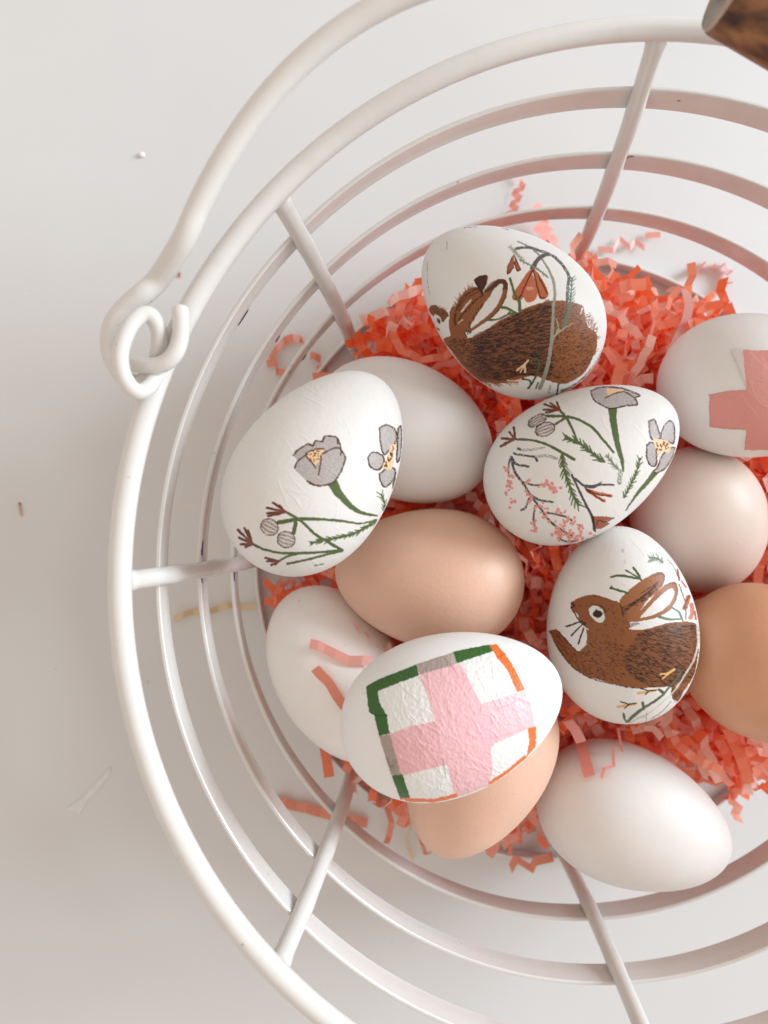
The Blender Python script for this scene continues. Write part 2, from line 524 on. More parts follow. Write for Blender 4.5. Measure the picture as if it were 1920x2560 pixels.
class EggShape:
    def __init__(self, u, v, Z, phi, th, s, asp, k):
        self.L, self.W, self.k = L0 * s / 2, W0 * s * asp / 2, k
        ax = np.array([math.cos(phi) * math.cos(th), math.sin(phi) * math.cos(th), -math.sin(th)])
        b = np.cross([0, 0, 1.], ax); b /= np.linalg.norm(b)
        self.R = M @ np.stack([ax, b, np.cross(ax, b)], 1)
        self.c = M @ (np.array([(u - 960) / FPX * Z, (v - 1280) / FPX * Z, Z]) - O)
        t = np.linspace(0, np.pi, 600)
        self.tx = np.cos(t)
        self.tr = np.sin(t) * (1 - k * self.tx)
        self.tr /= self.tr.max()

    def rad(self, x):
        return np.interp(np.clip(x, -1, 1), self.tx[::-1], self.tr[::-1]) * self.W

    def depth(self, P):                       # > 0 inside (metres below the shell, sideways)
        l = (P - self.c) @ self.R
        x = l[..., 0] / self.L
        return np.where(np.abs(x) < 1, self.rad(x) - np.hypot(l[..., 1], l[..., 2]), -0.01)

    def normal(self, P):
        e = 2e-5
        g = np.stack([self.depth(P + e * np.eye(3)[i]) - self.depth(P - e * np.eye(3)[i]) for i in range(3)], -1)
        return -g / np.maximum(np.linalg.norm(g, axis=-1), 1e-12)[..., None]

    def hit(self, u, v):
        """where the sight line through a photo pixel first meets the shell"""
        d = ray(u, v); d = d / np.linalg.norm(d, axis=-1)[..., None]
        tc = ((self.c - CAM) * d).sum(-1)
        ts = np.linspace(-self.L, self.L * 0.4, 40)
        t0 = np.full(tc.shape, np.nan); found = np.zeros(tc.shape, bool)
        for i in range(1, len(ts)):
            ins = (self.depth(CAM + d * (tc + ts[i])[..., None]) > 0) & ~found
            t0[ins] = ts[i]; found |= ins
        lo, hi = tc + np.nan_to_num(t0) - (ts[1] - ts[0]), tc + np.nan_to_num(t0)
        for _ in range(16):
            mid = (lo + hi) / 2
            ins = self.depth(CAM + d * mid[..., None]) > 0
            hi = np.where(ins, mid, hi); lo = np.where(ins, lo, mid)
        return CAM + d * hi[..., None], found

    def mesh(self, N=56, Mr=80):
        t = np.linspace(0, np.pi, N + 1)[1:-1]
        a = np.linspace(0, 2 * np.pi, Mr, endpoint=False)
        x = np.cos(t); r = self.rad(x)
        P = np.stack([np.repeat(x[:, None] * self.L, Mr, 1), r[:, None] * np.cos(a), r[:, None] * np.sin(a)], -1).reshape(-1, 3)
        P = np.vstack([P, [[self.L, 0, 0], [-self.L, 0, 0]]])
        fs = []
        n = N - 1
        for i in range(n - 1):
            for k in range(Mr):
                k2 = (k + 1) % Mr
                fs.append((i * Mr + k, (i + 1) * Mr + k, (i + 1) * Mr + k2, i * Mr + k2))
        for k in range(Mr):
            k2 = (k + 1) % Mr
            fs.append((n * Mr, k, k2)); fs.append((n * Mr + 1, (n - 1) * Mr + k2, (n - 1) * Mr + k))
        return P @ self.R.T, fs

SHAPE = {k: EggShape(*p) for k, p in EGG.items()}
WHITE = shell_material('white_painted_shell', (0.75, 0.75, 0.74), 0.54, 0.2, 0.03, 0.2)
CREAM = shell_material('ivory_shell', (0.725, 0.70, 0.68), 0.46, 0.35, 0.035, 0.14)
PINKISH = shell_material('pale_pinkish_shell', (0.71, 0.61, 0.545), 0.46, 0.35, 0.035, 0.14)
PEACH = shell_material('peach_brown_shell', (0.68, 0.44, 0.325), 0.46, 0.35, 0.06, 0.4)
TAN = shell_material('tan_brown_shell', (0.58, 0.30, 0.175), 0.50, 0.35, 0.06, 0.4)
CHALK = shell_material('chalky_white_shell', (0.83, 0.80, 0.77), 0.55, 0.3, 0.05, 0.2)

EGG_INFO = {
    1: ('decorated_egg', WHITE, 'white egg with brown rabbit under rust bellflowers, lying closest to basket back'),
    2: ('decorated_egg', CREAM, 'off white egg with dusty pink paper cross and torn tissue edge'),
    3: ('decorated_egg', WHITE, 'white egg with grey poppies and brown seed heads, lying on plain ivory egg'),
    4: ('egg', CREAM, 'plain ivory egg partly covered by the poppy egg'),
    5: ('decorated_egg', WHITE, 'white egg with grey poppies, green sprigs and pink berry branches'),
    6: ('egg', PINKISH, 'plain pale pinkish egg below the dusty pink cross egg'),
    7: ('egg', PEACH, 'plain peach brown egg lying between poppy egg and pink plaid egg'),
    8: ('egg', CHALK, 'plain chalky white egg with two pink paper shreds, against hoop'),
    9: ('decorated_egg', WHITE, 'white egg with pink cross plaid patch edged in green and orange'),
    10: ('egg', PEACH, 'plain peach brown egg half hidden beneath the pink plaid egg'),
    11: ('decorated_egg', WHITE, 'white egg with whiskered brown rabbit, upright ears and white eye ring'),
    12: ('egg', TAN, 'plain tan brown egg touching the whiskered rabbit egg'),
    13: ('egg', CREAM, 'plain ivory egg with pink paper strip across its blunt end'),
}
EGG_OBJ = {}
for k, (nm, mt, lb) in EGG_INFO.items():
    vs, fs = SHAPE[k].mesh()
    o = mesh_obj(nm, vs, fs, mt)
    o.location = SHAPE[k].c
    tag(o, lb, 'egg', 'eggs in the wire basket')
    EGG_OBJ[k] = o

# ------------------------------------------------------------------ printed paper on the eggs
PAPER = (214, 213, 210)
BROWN, DARK, RUST = (134, 80, 42), (46, 18, 13), (182, 98, 60)
GREEN, GREYG, STEM, GREY = (80, 96, 56), (148, 150, 134), (88, 82, 84), (182, 175, 172)
YEL, BERRY, TUFT = (224, 190, 150), (206, 134, 126), (120, 66, 48)

class Canvas:
    """the print of one egg, drawn in the frame of a photo crop (x0, y0, scale) and laid on the shell"""
    STEP = 1.5
    def __init__(self, k, x0, y0, s, pad=6):
        self.k, self.x0, self.y0, self.s = k, x0, y0, s
        vs, _ = SHAPE[k].mesh(24, 32)
        q = project(vs + SHAPE[k].c)
        a, b = q.min(0) - pad, q.max(0) + pad
        b[0] = min(b[0], 2020)
        u = np.arange(a[0], b[0], self.STEP); v = np.arange(a[1], b[1], self.STEP)
        self.U, self.V = np.meshgrid(u, v)
        wob = 0.9
        self.X = (self.U + wob * vnoise(self.U / 5, self.V / 5, k) - x0) / s        # wobble: hand printed edges
        self.Y = (self.V + wob * vnoise(self.U / 5 + 9, self.V / 5 + 4, k + 50) - y0) / s
        self.C = np.empty(self.U.shape + (3,)); self.C[:] = lin(PAPER)
        self.hgt = np.zeros(self.U.shape)
        self.fine = np.random.default_rng(k).random(self.U.shape)

    def _win(self, lo, hi):
        j0 = np.searchsorted(self.U[0], self.x0 + self.s * lo[0] - 3); j1 = np.searchsorted(self.U[0], self.x0 + self.s * hi[0] + 3)
        i0 = np.searchsorted(self.V[:, 0], self.y0 + self.s * lo[1] - 3); i1 = np.searchsorted(self.V[:, 0], self.y0 + self.s * hi[1] + 3)
        return slice(i0, i1), slice(j0, j1)

    def blend(self, w, m, c, speck=0.0):
        c = lin(c)
        f = (1 - speck * self.fine[w])[..., None]
        self.C[w] = self.C[w] * (1 - m[..., None]) + c * f * m[..., None]

    def inside(self, pts, smooth=True):
        p = np.asarray(pts, float)
        if smooth:
            q = np.vstack([p[-2:], p, p[:2]])
            p = catmull(q, 5)[10:-10]
        w = self._win(p.min(0), p.max(0))
        X, Y = self.X[w], self.Y[w]
        ins = np.zeros(X.shape, bool)
        for (x1, y1), (x2, y2) in zip(p, np.roll(p, -1, 0)):
            if y1 != y2:
                ins ^= ((Y < y1) != (Y < y2)) & (X < (x2 - x1) * (Y - y1) / (y2 - y1) + x1)
        return w, ins

    def poly(self, c, pts, smooth=True, alpha=1.0, speck=0.12):
        w, ins = self.inside(pts, smooth)
        self.blend(w, ins * alpha, c, speck)

    def line(self, c, pts, wd, wd2=None, smooth=True, alpha=1.0, speck=0.1, rough=0.0):
        p = np.asarray(pts, float)
        if smooth and len(p) > 2:
            p = catmull(p, 6)
        ws = np.linspace(wd, wd if wd2 is None else wd2, len(p)) / 2
        mw = max(ws) + 2
        w = self._win(p.min(0) - mw, p.max(0) + mw)
        X, Y = self.X[w], self.Y[w]
        if X.size == 0:
            return
        best = np.full(X.shape, -1e9)
        for i in range(len(p) - 1):
            a, d = p[i], p[i + 1] - p[i]
            t = np.clip(((X - a[0]) * d[0] + (Y - a[1]) * d[1]) / max(d @ d, 1e-9), 0, 1)
            best = np.maximum(best, ws[i] + (ws[i + 1] - ws[i]) * t - np.hypot(X - a[0] - t * d[0], Y - a[1] - t * d[1]))
        aa = 1.0 / self.s
        m = np.clip(best / aa + 0.5, 0, 1)
        if rough:
            m = m * (self.fine[w] > rough)
        self.blend(w, m * alpha, c, speck)

    def dot(self, c, x, y, r, r2=None, ang=0.0, alpha=1.0, speck=0.1):
        r2 = r if r2 is None else r2
        mx = max(r, r2)
        w = self._win(np.array([x - mx, y - mx]), np.array([x + mx, y + mx]))
        dx, dy = self.X[w] - x, self.Y[w] - y
        ca, sa = math.cos(ang), math.sin(ang)
        m = ((dx * ca + dy * sa) / r) ** 2 + ((-dx * sa + dy * ca) / r2) ** 2 < 1
        self.blend(w, m * alpha, c, speck)

    def needles(self, c, pts, wd, ln, gap, spread=0.75):
        p = catmull(pts, 10) if len(pts) > 2 else np.asarray(pts, float)
        self.line(c, pts, wd)
        s = np.concatenate([[0], np.cumsum(np.linalg.norm(np.diff(p, axis=0), axis=1))])
        rg = np.random.default_rng(int(abs(p).sum()) % 9973)
        q = 0.0
        while q < s[-1]:
            x, y = np.interp(q, s, p[:, 0]), np.interp(q, s, p[:, 1])
            x2, y2 = np.interp(min(q + 4, s[-1]), s, p[:, 0]), np.interp(min(q + 4, s[-1]), s, p[:, 1])
            a = math.atan2(y2 - y, x2 - x) if q + 4 < s[-1] else math.atan2(p[-1, 1] - p[-2, 1], p[-1, 0] - p[-2, 0])
            for sd in (-1, 1):
                l = ln * rg.uniform(0.6, 1.1)
                b = a + sd * spread * rg.uniform(0.7, 1.2)
                self.line(c, [(x, y), (x + l * math.cos(b), y + l * math.sin(b))], wd * 0.8, wd * 0.45)
            q += gap * rg.uniform(0.7, 1.3)

    def fur(self, pts, n, ln, wd, ang, c=DARK, alpha=0.85, seed=3, jit=0.25):
        """short pen strokes scattered inside a polygon"""
        p = np.asarray(pts, float)
        rg = np.random.default_rng(seed)
        lo, hi = p.min(0), p.max(0)
        k = 0
        for _ in range(n * 5):
            if k >= n:
                break
            x, y = rg.uniform(lo[0], hi[0]), rg.uniform(lo[1], hi[1])
            ins = False
            for (x1, y1), (x2, y2) in zip(p, np.roll(p, -1, 0)):
                if (y < y1) != (y < y2) and x < (x2 - x1) * (y - y1) / (y2 - y1) + x1:
                    ins = not ins
            if not ins:
                continue
            a = ang(x, y) + rg.normal(0, jit)
            l = ln * rg.uniform(0.6, 1.3)
            self.line(c, [(x, y), (x + l * math.cos(a), y + l * math.sin(a))], wd * rg.uniform(0.7, 1.2), wd * 0.5, alpha=alpha)
            k += 1

    def tuft(self, c, base, tips, wd):
        for t in tips:
            self.line(c, [base, t], wd * 0.9, wd * 1.15)
            self.line(DARK, [((base[0] + t[0]) / 2, (base[1] + t[1]) / 2), t], wd * 0.45, wd * 0.6, alpha=0.6)

    def bud(self, x, y, r, r2, ang):
        self.dot((206, 198, 194), x, y, r, r2, ang, speck=0.2)
        t = np.linspace(0, 2 * np.pi, 26)
        ca, sa = math.cos(ang), math.sin(ang)
        f = lambda e, o: [(x + r * a * ca - r2 * b * sa, y + r * a * sa + r2 * b * ca) for a, b in zip(e, o)]
        self.line(DARK, f(np.cos(t), np.sin(t)), 8, smooth=False, alpha=0.9, rough=.12)
        for o in (-0.5, 0.0, 0.5):
            self.line(DARK, f(np.linspace(-.9, .8, 8), o * np.sqrt(1 - np.linspace(-.9, .8, 8) ** 2)), 5.5, alpha=0.85, rough=.08)

    def petal(self, pts, outline=9, fill=GREY):
        self.poly(fill, pts, speck=0.38)
        q = list(pts) + [pts[0]]
        self.line((70, 40, 32), q, outline + 2, rough=0.06)

    def wrinkles(self, amp, n, seed, region=None):
        """raised creases of the pasted paper, real relief"""
        rg = np.random.default_rng(seed)
        H = np.zeros(self.U.shape)
        for sc, w in ((5, .25), (11, .45), (26, .6)):
            H += w * vnoise(self.U / sc + seed, self.V / (sc * 0.7), seed)
        ridg = np.zeros(self.U.shape)
        u0, u1, v0, v1 = self.U.min(), self.U.max(), self.V.min(), self.V.max()
        for _ in range(n):
            x, y = rg.uniform(u0, u1), rg.uniform(v0, v1)
            a = rg.normal(0.75, 0.5); l = rg.uniform(10, 55); wdt = rg.uniform(1.3, 2.6)
            dx, dy = self.U - x, self.V - y
            s_, t_ = dx * math.cos(a) + dy * math.sin(a), -dx * math.sin(a) + dy * math.cos(a)
            t_ = t_ + 3 * vnoise(self.U / 14, self.V / 14, seed + 5)
            ridg = np.maximum(ridg, np.exp(-(t_ / wdt) ** 2) * np.clip(1 - (s_ / l) ** 2, 0, 1) * rg.uniform(0.4, 1.2))
        m = 1.0 if region is None else region
        self.hgt += amp * (0.55 * H + 1.3 * ridg) * m

    def finish(self, name, mat, mask=None, base=0.00010, grazing=0.06):
        sh = SHAPE[self.k]
        P, ok = sh.hit(self.U, self.V)
        N = sh.normal(P)
        view = CAM - P; view /= np.linalg.norm(view, axis=-1)[..., None]
        face = (N * view).sum(-1)
        ok &= face > grazing
        if mask is not None:
            ok &= mask
        er = ok.copy()
        for _ in range(2):
            e2 = er.copy()
            e2[1:] &= er[:-1]; e2[:-1] &= er[1:]; e2[:, 1:] &= er[:, :-1]; e2[:, :-1] &= er[:, 1:]
            er = e2
        lift = np.where(er, base + np.clip(self.hgt, -0.00006, 0.0005) * np.clip(face * 2.2, 0.15, 1), 0.00002)
        P = P + N * lift[..., None]
        idx = -np.ones(ok.shape, int)
        quad = ok[:-1, :-1] & ok[1:, :-1] & ok[:-1, 1:] & ok[1:, 1:]
        use = np.zeros(ok.shape, bool)
        use[:-1, :-1] |= quad; use[1:, :-1] |= quad; use[:-1, 1:] |= quad; use[1:, 1:] |= quad
        idx[use] = np.arange(use.sum())
        F = np.stack([idx[:-1, :-1][quad], idx[1:, :-1][quad], idx[1:, 1:][quad], idx[:-1, 1:][quad]], 1)
        me = bpy.data.meshes.new(name)
        vv = (P[use] - sh.c).astype(np.float32)
        me.vertices.add(len(vv)); me.vertices.foreach_set('co', vv.ravel())
        me.loops.add(F.size); me.loops.foreach_set('vertex_index', F.ravel().astype(np.int32))
        me.polygons.add(len(F)); me.polygons.foreach_set('loop_start', np.arange(0, F.size, 4, dtype=np.int32))
        me.polygons.foreach_set('loop_total', np.full(len(F), 4, np.int32))
        me.polygons.foreach_set('use_smooth', np.ones(len(F), bool))
        at = me.color_attributes.new('ink', 'FLOAT_COLOR', 'POINT')
        cc = np.ones((len(vv), 4), np.float32); cc[:, :3] = np.clip(self.C[use] * 1.01, 0, 0.75)
        at.data.foreach_set('color', cc.ravel())
        me.materials.append(mat)
        me.update(); me.validate()
        o = bpy.data.objects.new(name, me)
        col.objects.link(o)
        o.parent = EGG_OBJ[self.k]
        return o

MAT_PRINT = print_material('printed_tissue_paper', 0.50, 0.22)
MAT_PATCH = print_material('glued_napkin_paper', 0.44, 0.45)

def rabbit_fur_angle(x, y):
    return 0.12 * math.sin(x / 160.0) - 0.1 + (y - 900) * 0.0006

# ---- egg 1: rabbit seen from behind with bellflowers
c = Canvas(1, 960, 520, 0.3858)
body = [(545, 842), (620, 815), (700, 762), (760, 722), (850, 682), (950, 636), (1060, 606), (1150, 600), (1240, 615), (1290, 640),
        (1300, 700), (1322, 770), (1372, 808), (1380, 860), (1372, 920), (1352, 965), (1325, 1025), (1275, 1085), (1200, 1128), (1150, 1140),
        (1090, 1125), (1040, 1108), (990, 1090), (930, 1092), (860, 1112), (760, 1135), (680, 1130), (600, 1112), (540, 1062), (480, 985),
        (430, 915), (388, 865), (400, 838), (430, 825), (422, 770), (425, 690), (442, 640), (470, 660), (520, 800)]
c.poly(BROWN, body)
c.poly(BROWN, [(455, 770), (458, 690), (480, 605), (520, 548), (580, 512), (622, 522), (648, 552), (640, 610), (600, 690), (560, 765), (530, 806), (470, 800)])
c.fur([(430, 700), (500, 560), (580, 500), (640, 540), (560, 600)], 90, 26, 6, lambda x, y: -1.9, BROWN, 1.0, 5, 0.35)
G = lambda pts: [(233.3 + .4062 * x, 362.9 + .4062 * y) for x, y in pts]
c.poly(BROWN, [(630, 570), (690, 505), (745, 462), (790, 470), (802, 505), (790, 585), (752, 655), (700, 714), (640, 752), (570, 796), (530, 800), (570, 720)])
c.poly((58, 28, 18), G([(1010, 450), (1130, 300), (1270, 240), (1380, 280), (1390, 390), (1300, 410), (1280, 350), (1180, 390), (1090, 450)]), alpha=.75, speck=.4)
c.poly(PAPER, [(672, 590), (715, 525), (762, 492), (770, 522), (752, 590), (708, 662), (655, 712), (590, 762), (560, 772), (598, 700)])
c.poly(PAPER, [(526, 818), (600, 796), (700, 736), (755, 716), (690, 768), (610, 818), (550, 838)])
for pts, wd in (([(950, 380), (820, 440), (690, 540), (600, 700), (560, 860), (565, 975)], 34), ([(985, 520), (880, 580), (780, 700), (680, 800), (610, 900)], 30), ([(930, 440), (800, 510), (690, 600), (630, 740)], 20),
                ([(1390, 380), (1350, 560), (1240, 740), (1110, 880)], 14), ([(1170, 400), (1100, 540)], 14)):
    c.line(DARK, G(pts), wd * .4062, alpha=.85, rough=.15)
c.line((214, 200, 186), G([(815, 575), (740, 660), (665, 765)]), 11, 9, alpha=.9)
c.line((214, 200, 186), G([(685, 885), (610, 945)]), 8, 4, alpha=.9)
c.poly((74, 38, 24), G([(858, 258), (940, 195), (1060, 178), (1082, 220), (1060, 320), (1000, 440), (960, 410), (915, 335)]), speck=.5)
c.line(DARK, G([(895, 290), (950, 390), (1000, 500)]), 20, 12)
c.line(BROWN, G([(1070, 190), (1075, 240), (1060, 320)]), 5)
for a, b in (((982, 645), (970, 695)), ((938, 705), (928, 752)), ((908, 770), (890, 822)), ((852, 830), (856, 892)), ((790, 920), (800, 955)), ((782, 975), (792, 1012)), ((708, 1075), (742, 1152)), ((738, 1055), (772, 1115)), ((778, 1065), (798, 1100)), ((815, 1065), (812, 1090))):
    c.line(DARK, G([a, b]), 7)
c.poly((122, 74, 40), G([(140, 740), (180, 660), (268, 648), (282, 700), (360, 708), (430, 760), (462, 825), (440, 850), (395, 905), (360, 922), (330, 850), (250, 800), (215, 832)]))
c.poly((122, 74, 40), G([(205, 880), (258, 985), (322, 1045), (290, 1052), (235, 960)]))
c.fur(G([(180, 660), (430, 750), (460, 850), (360, 920), (240, 790)]), 26, 18, 5, lambda x, y: 0.9, DARK, 0.5, 9, 0.5)
c.fur(G([(170, 720), (280, 690), (420, 740), (400, 770)]), 30, 16, 5, lambda x, y: -1.4, (122, 74, 40), 1, 19, .4)
c.dot((58, 36, 30), *G([(305, 905)])[0], 11, 20, -.45)
c.dot((150, 138, 130), *G([(300, 885)])[0], 4, 5)
mid = [(560, 850), (700, 770), (850, 690), (1000, 630), (1085, 625), (1085, 1090), (1000, 1080), (880, 1085), (740, 1120), (620, 1095), (560, 1020)]
c.poly((104, 62, 38), mid, alpha=0.75)
c.fur(mid, 1250, 26, 5.5, rabbit_fur_angle, (36, 12, 8), 1.0, 1, 0.08)
c.fur([(1090, 640), (1240, 625), (1310, 760), (1370, 860), (1340, 1000), (1260, 1080), (1150, 1125), (1090, 1100)], 430, 14, 5.5, lambda x, y: -0.3 + (x - 1200) * .002, DARK, 0.85, 2, 0.4)
c.fur([(430, 830), (560, 850), (580, 1080), (480, 970), (410, 880)], 130, 16, 6, lambda x, y: 0.15, DARK, 0.85, 4, 0.3)
c.fur([(1290, 650), (1330, 690), (1390, 830), (1370, 970), (1340, 900), (1310, 780)], 70, 26, 6, lambda x, y: -0.9, BROWN, 1.0, 8, 0.3)
c.fur([(560, 1060), (680, 1125), (860, 1110), (860, 1135), (680, 1150), (580, 1105)], 60, 18, 6, lambda x, y: 0.8, BROWN, 1.0, 18, 0.3)
c.line(GREYG, [(865, 218), (930, 248), (990, 292), (1030, 345), (1062, 395), (1095, 470), (1106, 560), (1096, 650), (1090, 800), (1080, 900), (1060, 1020), (1032, 1110), (1010, 1165)], 10, 26, speck=0.35)
c.line(GREYG, [(1100, 830), (1150, 790), (1222, 745)], 12, 7)
c.line(GREYG, [(1135, 800), (1115, 715)], 9, 6)
c.line(GREYG, [(1095, 850), (1130, 780)], 9)
c.line(STEM, [(840, 276), (872, 262), (940, 258), (1010, 280), (1080, 306), (1130, 342), (1170, 392), (1196, 440), (1192, 500), (1186, 560), (1184, 620)], 18, 20, rough=0.08)
c.line((84, 78, 80), [(962, 395), (984, 352), (1020, 316), (1062, 302)], 32, 22)
c.poly(RUST, [(965, 396), (925, 424), (872, 500), (830, 570), (842, 596), (892, 592), (938, 510), (962, 440)], speck=.3)
c.poly(RUST, [(965, 396), (1006, 434), (1048, 506), (1064, 556), (1046, 590), (1002, 582), (984, 500), (968, 430)], speck=.3)
c.poly((186, 108, 72), [(962, 430), (932, 498), (902, 562), (914, 600), (942, 612), (978, 596), (996, 540), (980, 470)], speck=.3)
c.dot((206, 138, 122), 945, 522, 26, 12)
for pts in ([(962, 405), (925, 480), (880, 580), (848, 588)], [(966, 405), (985, 480), (1012, 575), (1040, 582)], [(1000, 440), (1056, 552)]):
    c.line(DARK, pts, 8)
c.poly((160, 84, 56), [(840, 306), (815, 350), (797, 402), (800, 432), (826, 412), (843, 362)])
c.poly((160, 84, 56), [(842, 308), (866, 352), (884, 402), (860, 410), (847, 372)])
c.line(DARK, [(840, 306), (800, 380), (800, 430), (838, 390), (846, 350), (862, 408), (884, 400), (842, 306)], 6, smooth=False)
c.line(GREEN, [(815, 456), (830, 500), (846, 560), (874, 602), (880, 665)], 16, 22)
c.line(GREEN, [(755, 642), (800, 652), (860, 682)], 20, 14)
c.line(GREEN, [(672, 726), (740, 720), (800, 692), (850, 680)], 14)
c.line(GREEN, [(800, 690), (820, 670)], 12)
c.needles(GREYG, [(905, 345), (860, 300), (815, 250)], 9, 26, 14)
c.needles((110, 124, 104), [(880, 340), (950, 374), (1010, 410), (1060, 450)], 9, 14, 18)
c.needles((92, 108, 88), [(1160, 772), (1186, 700), (1202, 620), (1212, 540), (1216, 455)], 10, 42, 24)
c.line(YEL, [(862, 1050), (905, 1016), (934, 986)], 12)
c.line(YEL, [(915, 1062), (912, 1020)], 11)
c.line(YEL, [(884, 1062), (915, 1012)], 9)
c.line(YEL, [(805, 1118), (860, 1122), (898, 1108)], 13)
c.line(YEL, [(830, 1142), (872, 1122)], 10)
c.line(DARK, [(806, 1124), (870, 1126)], 5)
c.line((60, 84, 56), [(958, 985), (998, 984), (1006, 1020), (986, 1082), (960, 1132), (935, 1166)], 12, 16)
c.line((60, 84, 56), [(898, 1106), (942, 1114), (952, 1142)], 12)
c.line(GREEN, [(984, 1168), (998, 1134)], 12)
c.line(GREYG, [(1068, 1192), (1076, 1150)], 16, rough=0.3)
c.line(DARK, [(1118, 1212), (1130, 1142)], 11)
c.line((98, 62, 40), [(1150, 1184), (1222, 1158), (1312, 1088), (1382, 1000), (1418, 930)], 20, 30, rough=0.15)
c.line(PAPER, [(1285, 650), (1272, 690)], 10, 5)
c.line((110, 86, 72), [(525, 128), (600, 124)], 8, rough=.4)
c.line((110, 86, 72), [(770, 132), (810, 142)], 7, rough=.4)
c.line((132, 120, 110), [(284, 350), (284, 480), (300, 560)], 5, rough=.5)
c.line((150, 142, 136), [(410, 220), (408, 272)], 4)
c.wrinkles(0.00003, 26, 1)
c.finish('printed_paper', MAT_PRINT)

# ---- egg 11: rabbit with whiskers
c = Canvas(11, 1320, 1280, 0.36166)
body = [(660, 760), (700, 806), (760, 816), (850, 800), (950, 770), (1050, 757), (1120, 760), (1172, 782), (1177, 850), (1172, 960), (1166, 1060),
        (1146, 1130), (1110, 1190), (1062, 1252), (1040, 1302), (1000, 1290), (985, 1240), (985, 1210), (900, 1206), (800, 1216), (680, 1206),
        (600, 1190), (500, 1160), (430, 1142), (370, 1112), (300, 1062), (240, 992), (200, 930), (170, 862), (150, 822), (198, 812), (242, 852),
        (290, 912), (340, 962), (372, 945), (410, 910), (416, 862), (440, 780), (600, 720)]
c.poly(BROWN, body)
head = [(295, 662), (300, 626), (340, 599), (400, 579), (460, 572), (520, 588), (580, 608), (634, 628), (680, 700), (702, 760), (700, 806),
        (640, 900), (424, 920), (410, 860), (396, 800), (346, 746), (318, 702)]
c.poly(BROWN, head)
c.poly((146, 92, 56), [(632, 628), (690, 548), (760, 490), (830, 446), (890, 418), (930, 420), (946, 452), (930, 502), (880, 562), (822, 612), (770, 690), (700, 760)])
c.poly((146, 92, 56), [(700, 762), (760, 700), (830, 622), (900, 542), (960, 495), (1010, 485), (1032, 522), (1026, 602), (986, 672), (920, 716), (850, 740), (745, 760)])
c.line((92, 66, 58), [(870, 440), (925, 425), (940, 460), (920, 510)], 16, alpha=.6)
c.line((92, 66, 58), [(940, 510), (1010, 490), (1030, 530), (1020, 600)], 14, alpha=.6)
c.poly(PAPER, [(772, 736), (842, 652), (912, 582), (965, 541), (1000, 530), (1006, 570), (986, 622), (930, 678), (850, 716)])
c.poly(PAPER, [(702, 772), (745, 768), (850, 752), (930, 728), (980, 748), (1050, 756), (960, 762), (850, 796), (770, 812), (718, 806)])
for i in range(7):
    c.line(DARK, [(700 + i * 10, 770 - i * .5), (706 + i * 10, 796 - i * 4)], 6)
for pts, wd in (([(650, 700), (720, 645), (800, 585), (890, 500)], 14), ([(665, 678), (740, 620), (820, 560)], 12), ([(655, 660), (700, 640), (760, 610)], 9), ([(780, 560), (850, 520), (900, 480)], 9), ([(640, 640), (660, 720)], 10)):
    c.line(DARK, pts, wd, alpha=.8, rough=.12)
c.fur([(690, 660), (860, 520), (890, 540), (760, 650)], 60, 16, 5, lambda x, y: -0.7, DARK, .8, 33, .2)
c.poly(PAPER, [(420, 668), (450, 650), (490, 655), (520, 680), (532, 720), (522, 756), (500, 766), (470, 752), (440, 726), (425, 696)])
c.dot(DARK, 482, 704, 33, 25)
c.line(DARK, [(430, 650), (470, 640), (510, 652), (540, 690)], 7, rough=.3)
c.line(DARK, [(298, 662), (322, 650), (300, 628)], 10)
c.poly(PAPER, [(324, 692), (346, 708), (352, 730), (332, 722)])
c.line(DARK, [(322, 690), (350, 745), (400, 800)], 6)
for a, b in (((268, 792), (378, 752)), ((303, 852), (388, 764)), ((350, 908), (398, 768))):
    c.line(DARK, [a, b], 13, 10)
c.line((214, 200, 185), [(385, 790), (415, 812)], 8)
c.fur(head, 80, 14, 6, lambda x, y: 0.5, DARK, .75, 21, .6)
flank = [(760, 830), (860, 805), (960, 775), (1060, 765), (1170, 790), (1170, 960), (1160, 1060), (1120, 1160), (1000, 1200), (840, 1205), (700, 1130), (650, 1000), (720, 900)]
c.poly((108, 68, 44), flank, alpha=.55)
c.fur(flank, 900, 24, 5,  lambda x, y: 0.28 + (y - 950) * .0007, (36, 12, 8), 1.0, 22, .10)
c.fur([(420, 880), (640, 900), (700, 1000), (660, 1190), (500, 1155), (380, 1100), (330, 980)], 230, 16, 5.5, lambda x, y: 0.35, DARK, .8, 23, .35)
c.fur([(150, 820), (240, 850), (340, 970), (420, 1140), (300, 1065), (200, 930)], 60, 26, 7, lambda x, y: 0.85, (92, 50, 30), .8, 24, .2)
c.line(DARK, [(150, 820), (205, 935), (300, 1062), (430, 1145), (520, 1172), (680, 1208), (800, 1218)], 9, rough=.3)
c.line(DARK, [(198, 812), (245, 860), (300, 922), (345, 965)], 8, rough=.2)
c.fur([(990, 1205), (1100, 1195), (1050, 1300), (1000, 1295)], 40, 26, 6, lambda x, y: 1.5, DARK, .7, 26, .3)
c.line(DARK, [(920, 940), (1000, 1010), (1090, 1090), (1140, 1120)], 9, alpha=.7)
for pts, wd in (([(575, 450), (640, 440), (770, 462)], 17), ([(675, 404), (768, 456)], 11), ([(728, 386), (760, 430), (780, 470)], 17), ([(570, 526), (640, 545), (690, 562)], 17)):
    c.line(GREEN, pts, wd, speck=.3)
c.line((60, 80, 54), [(572, 528), (580, 515)], 14)
c.needles((96, 116, 88), [(930, 350), (890, 320), (835, 318)], 9, 34, 14, .9)
c.needles((120, 132, 112), [(830, 345), (880, 330)], 7, 22, 12)
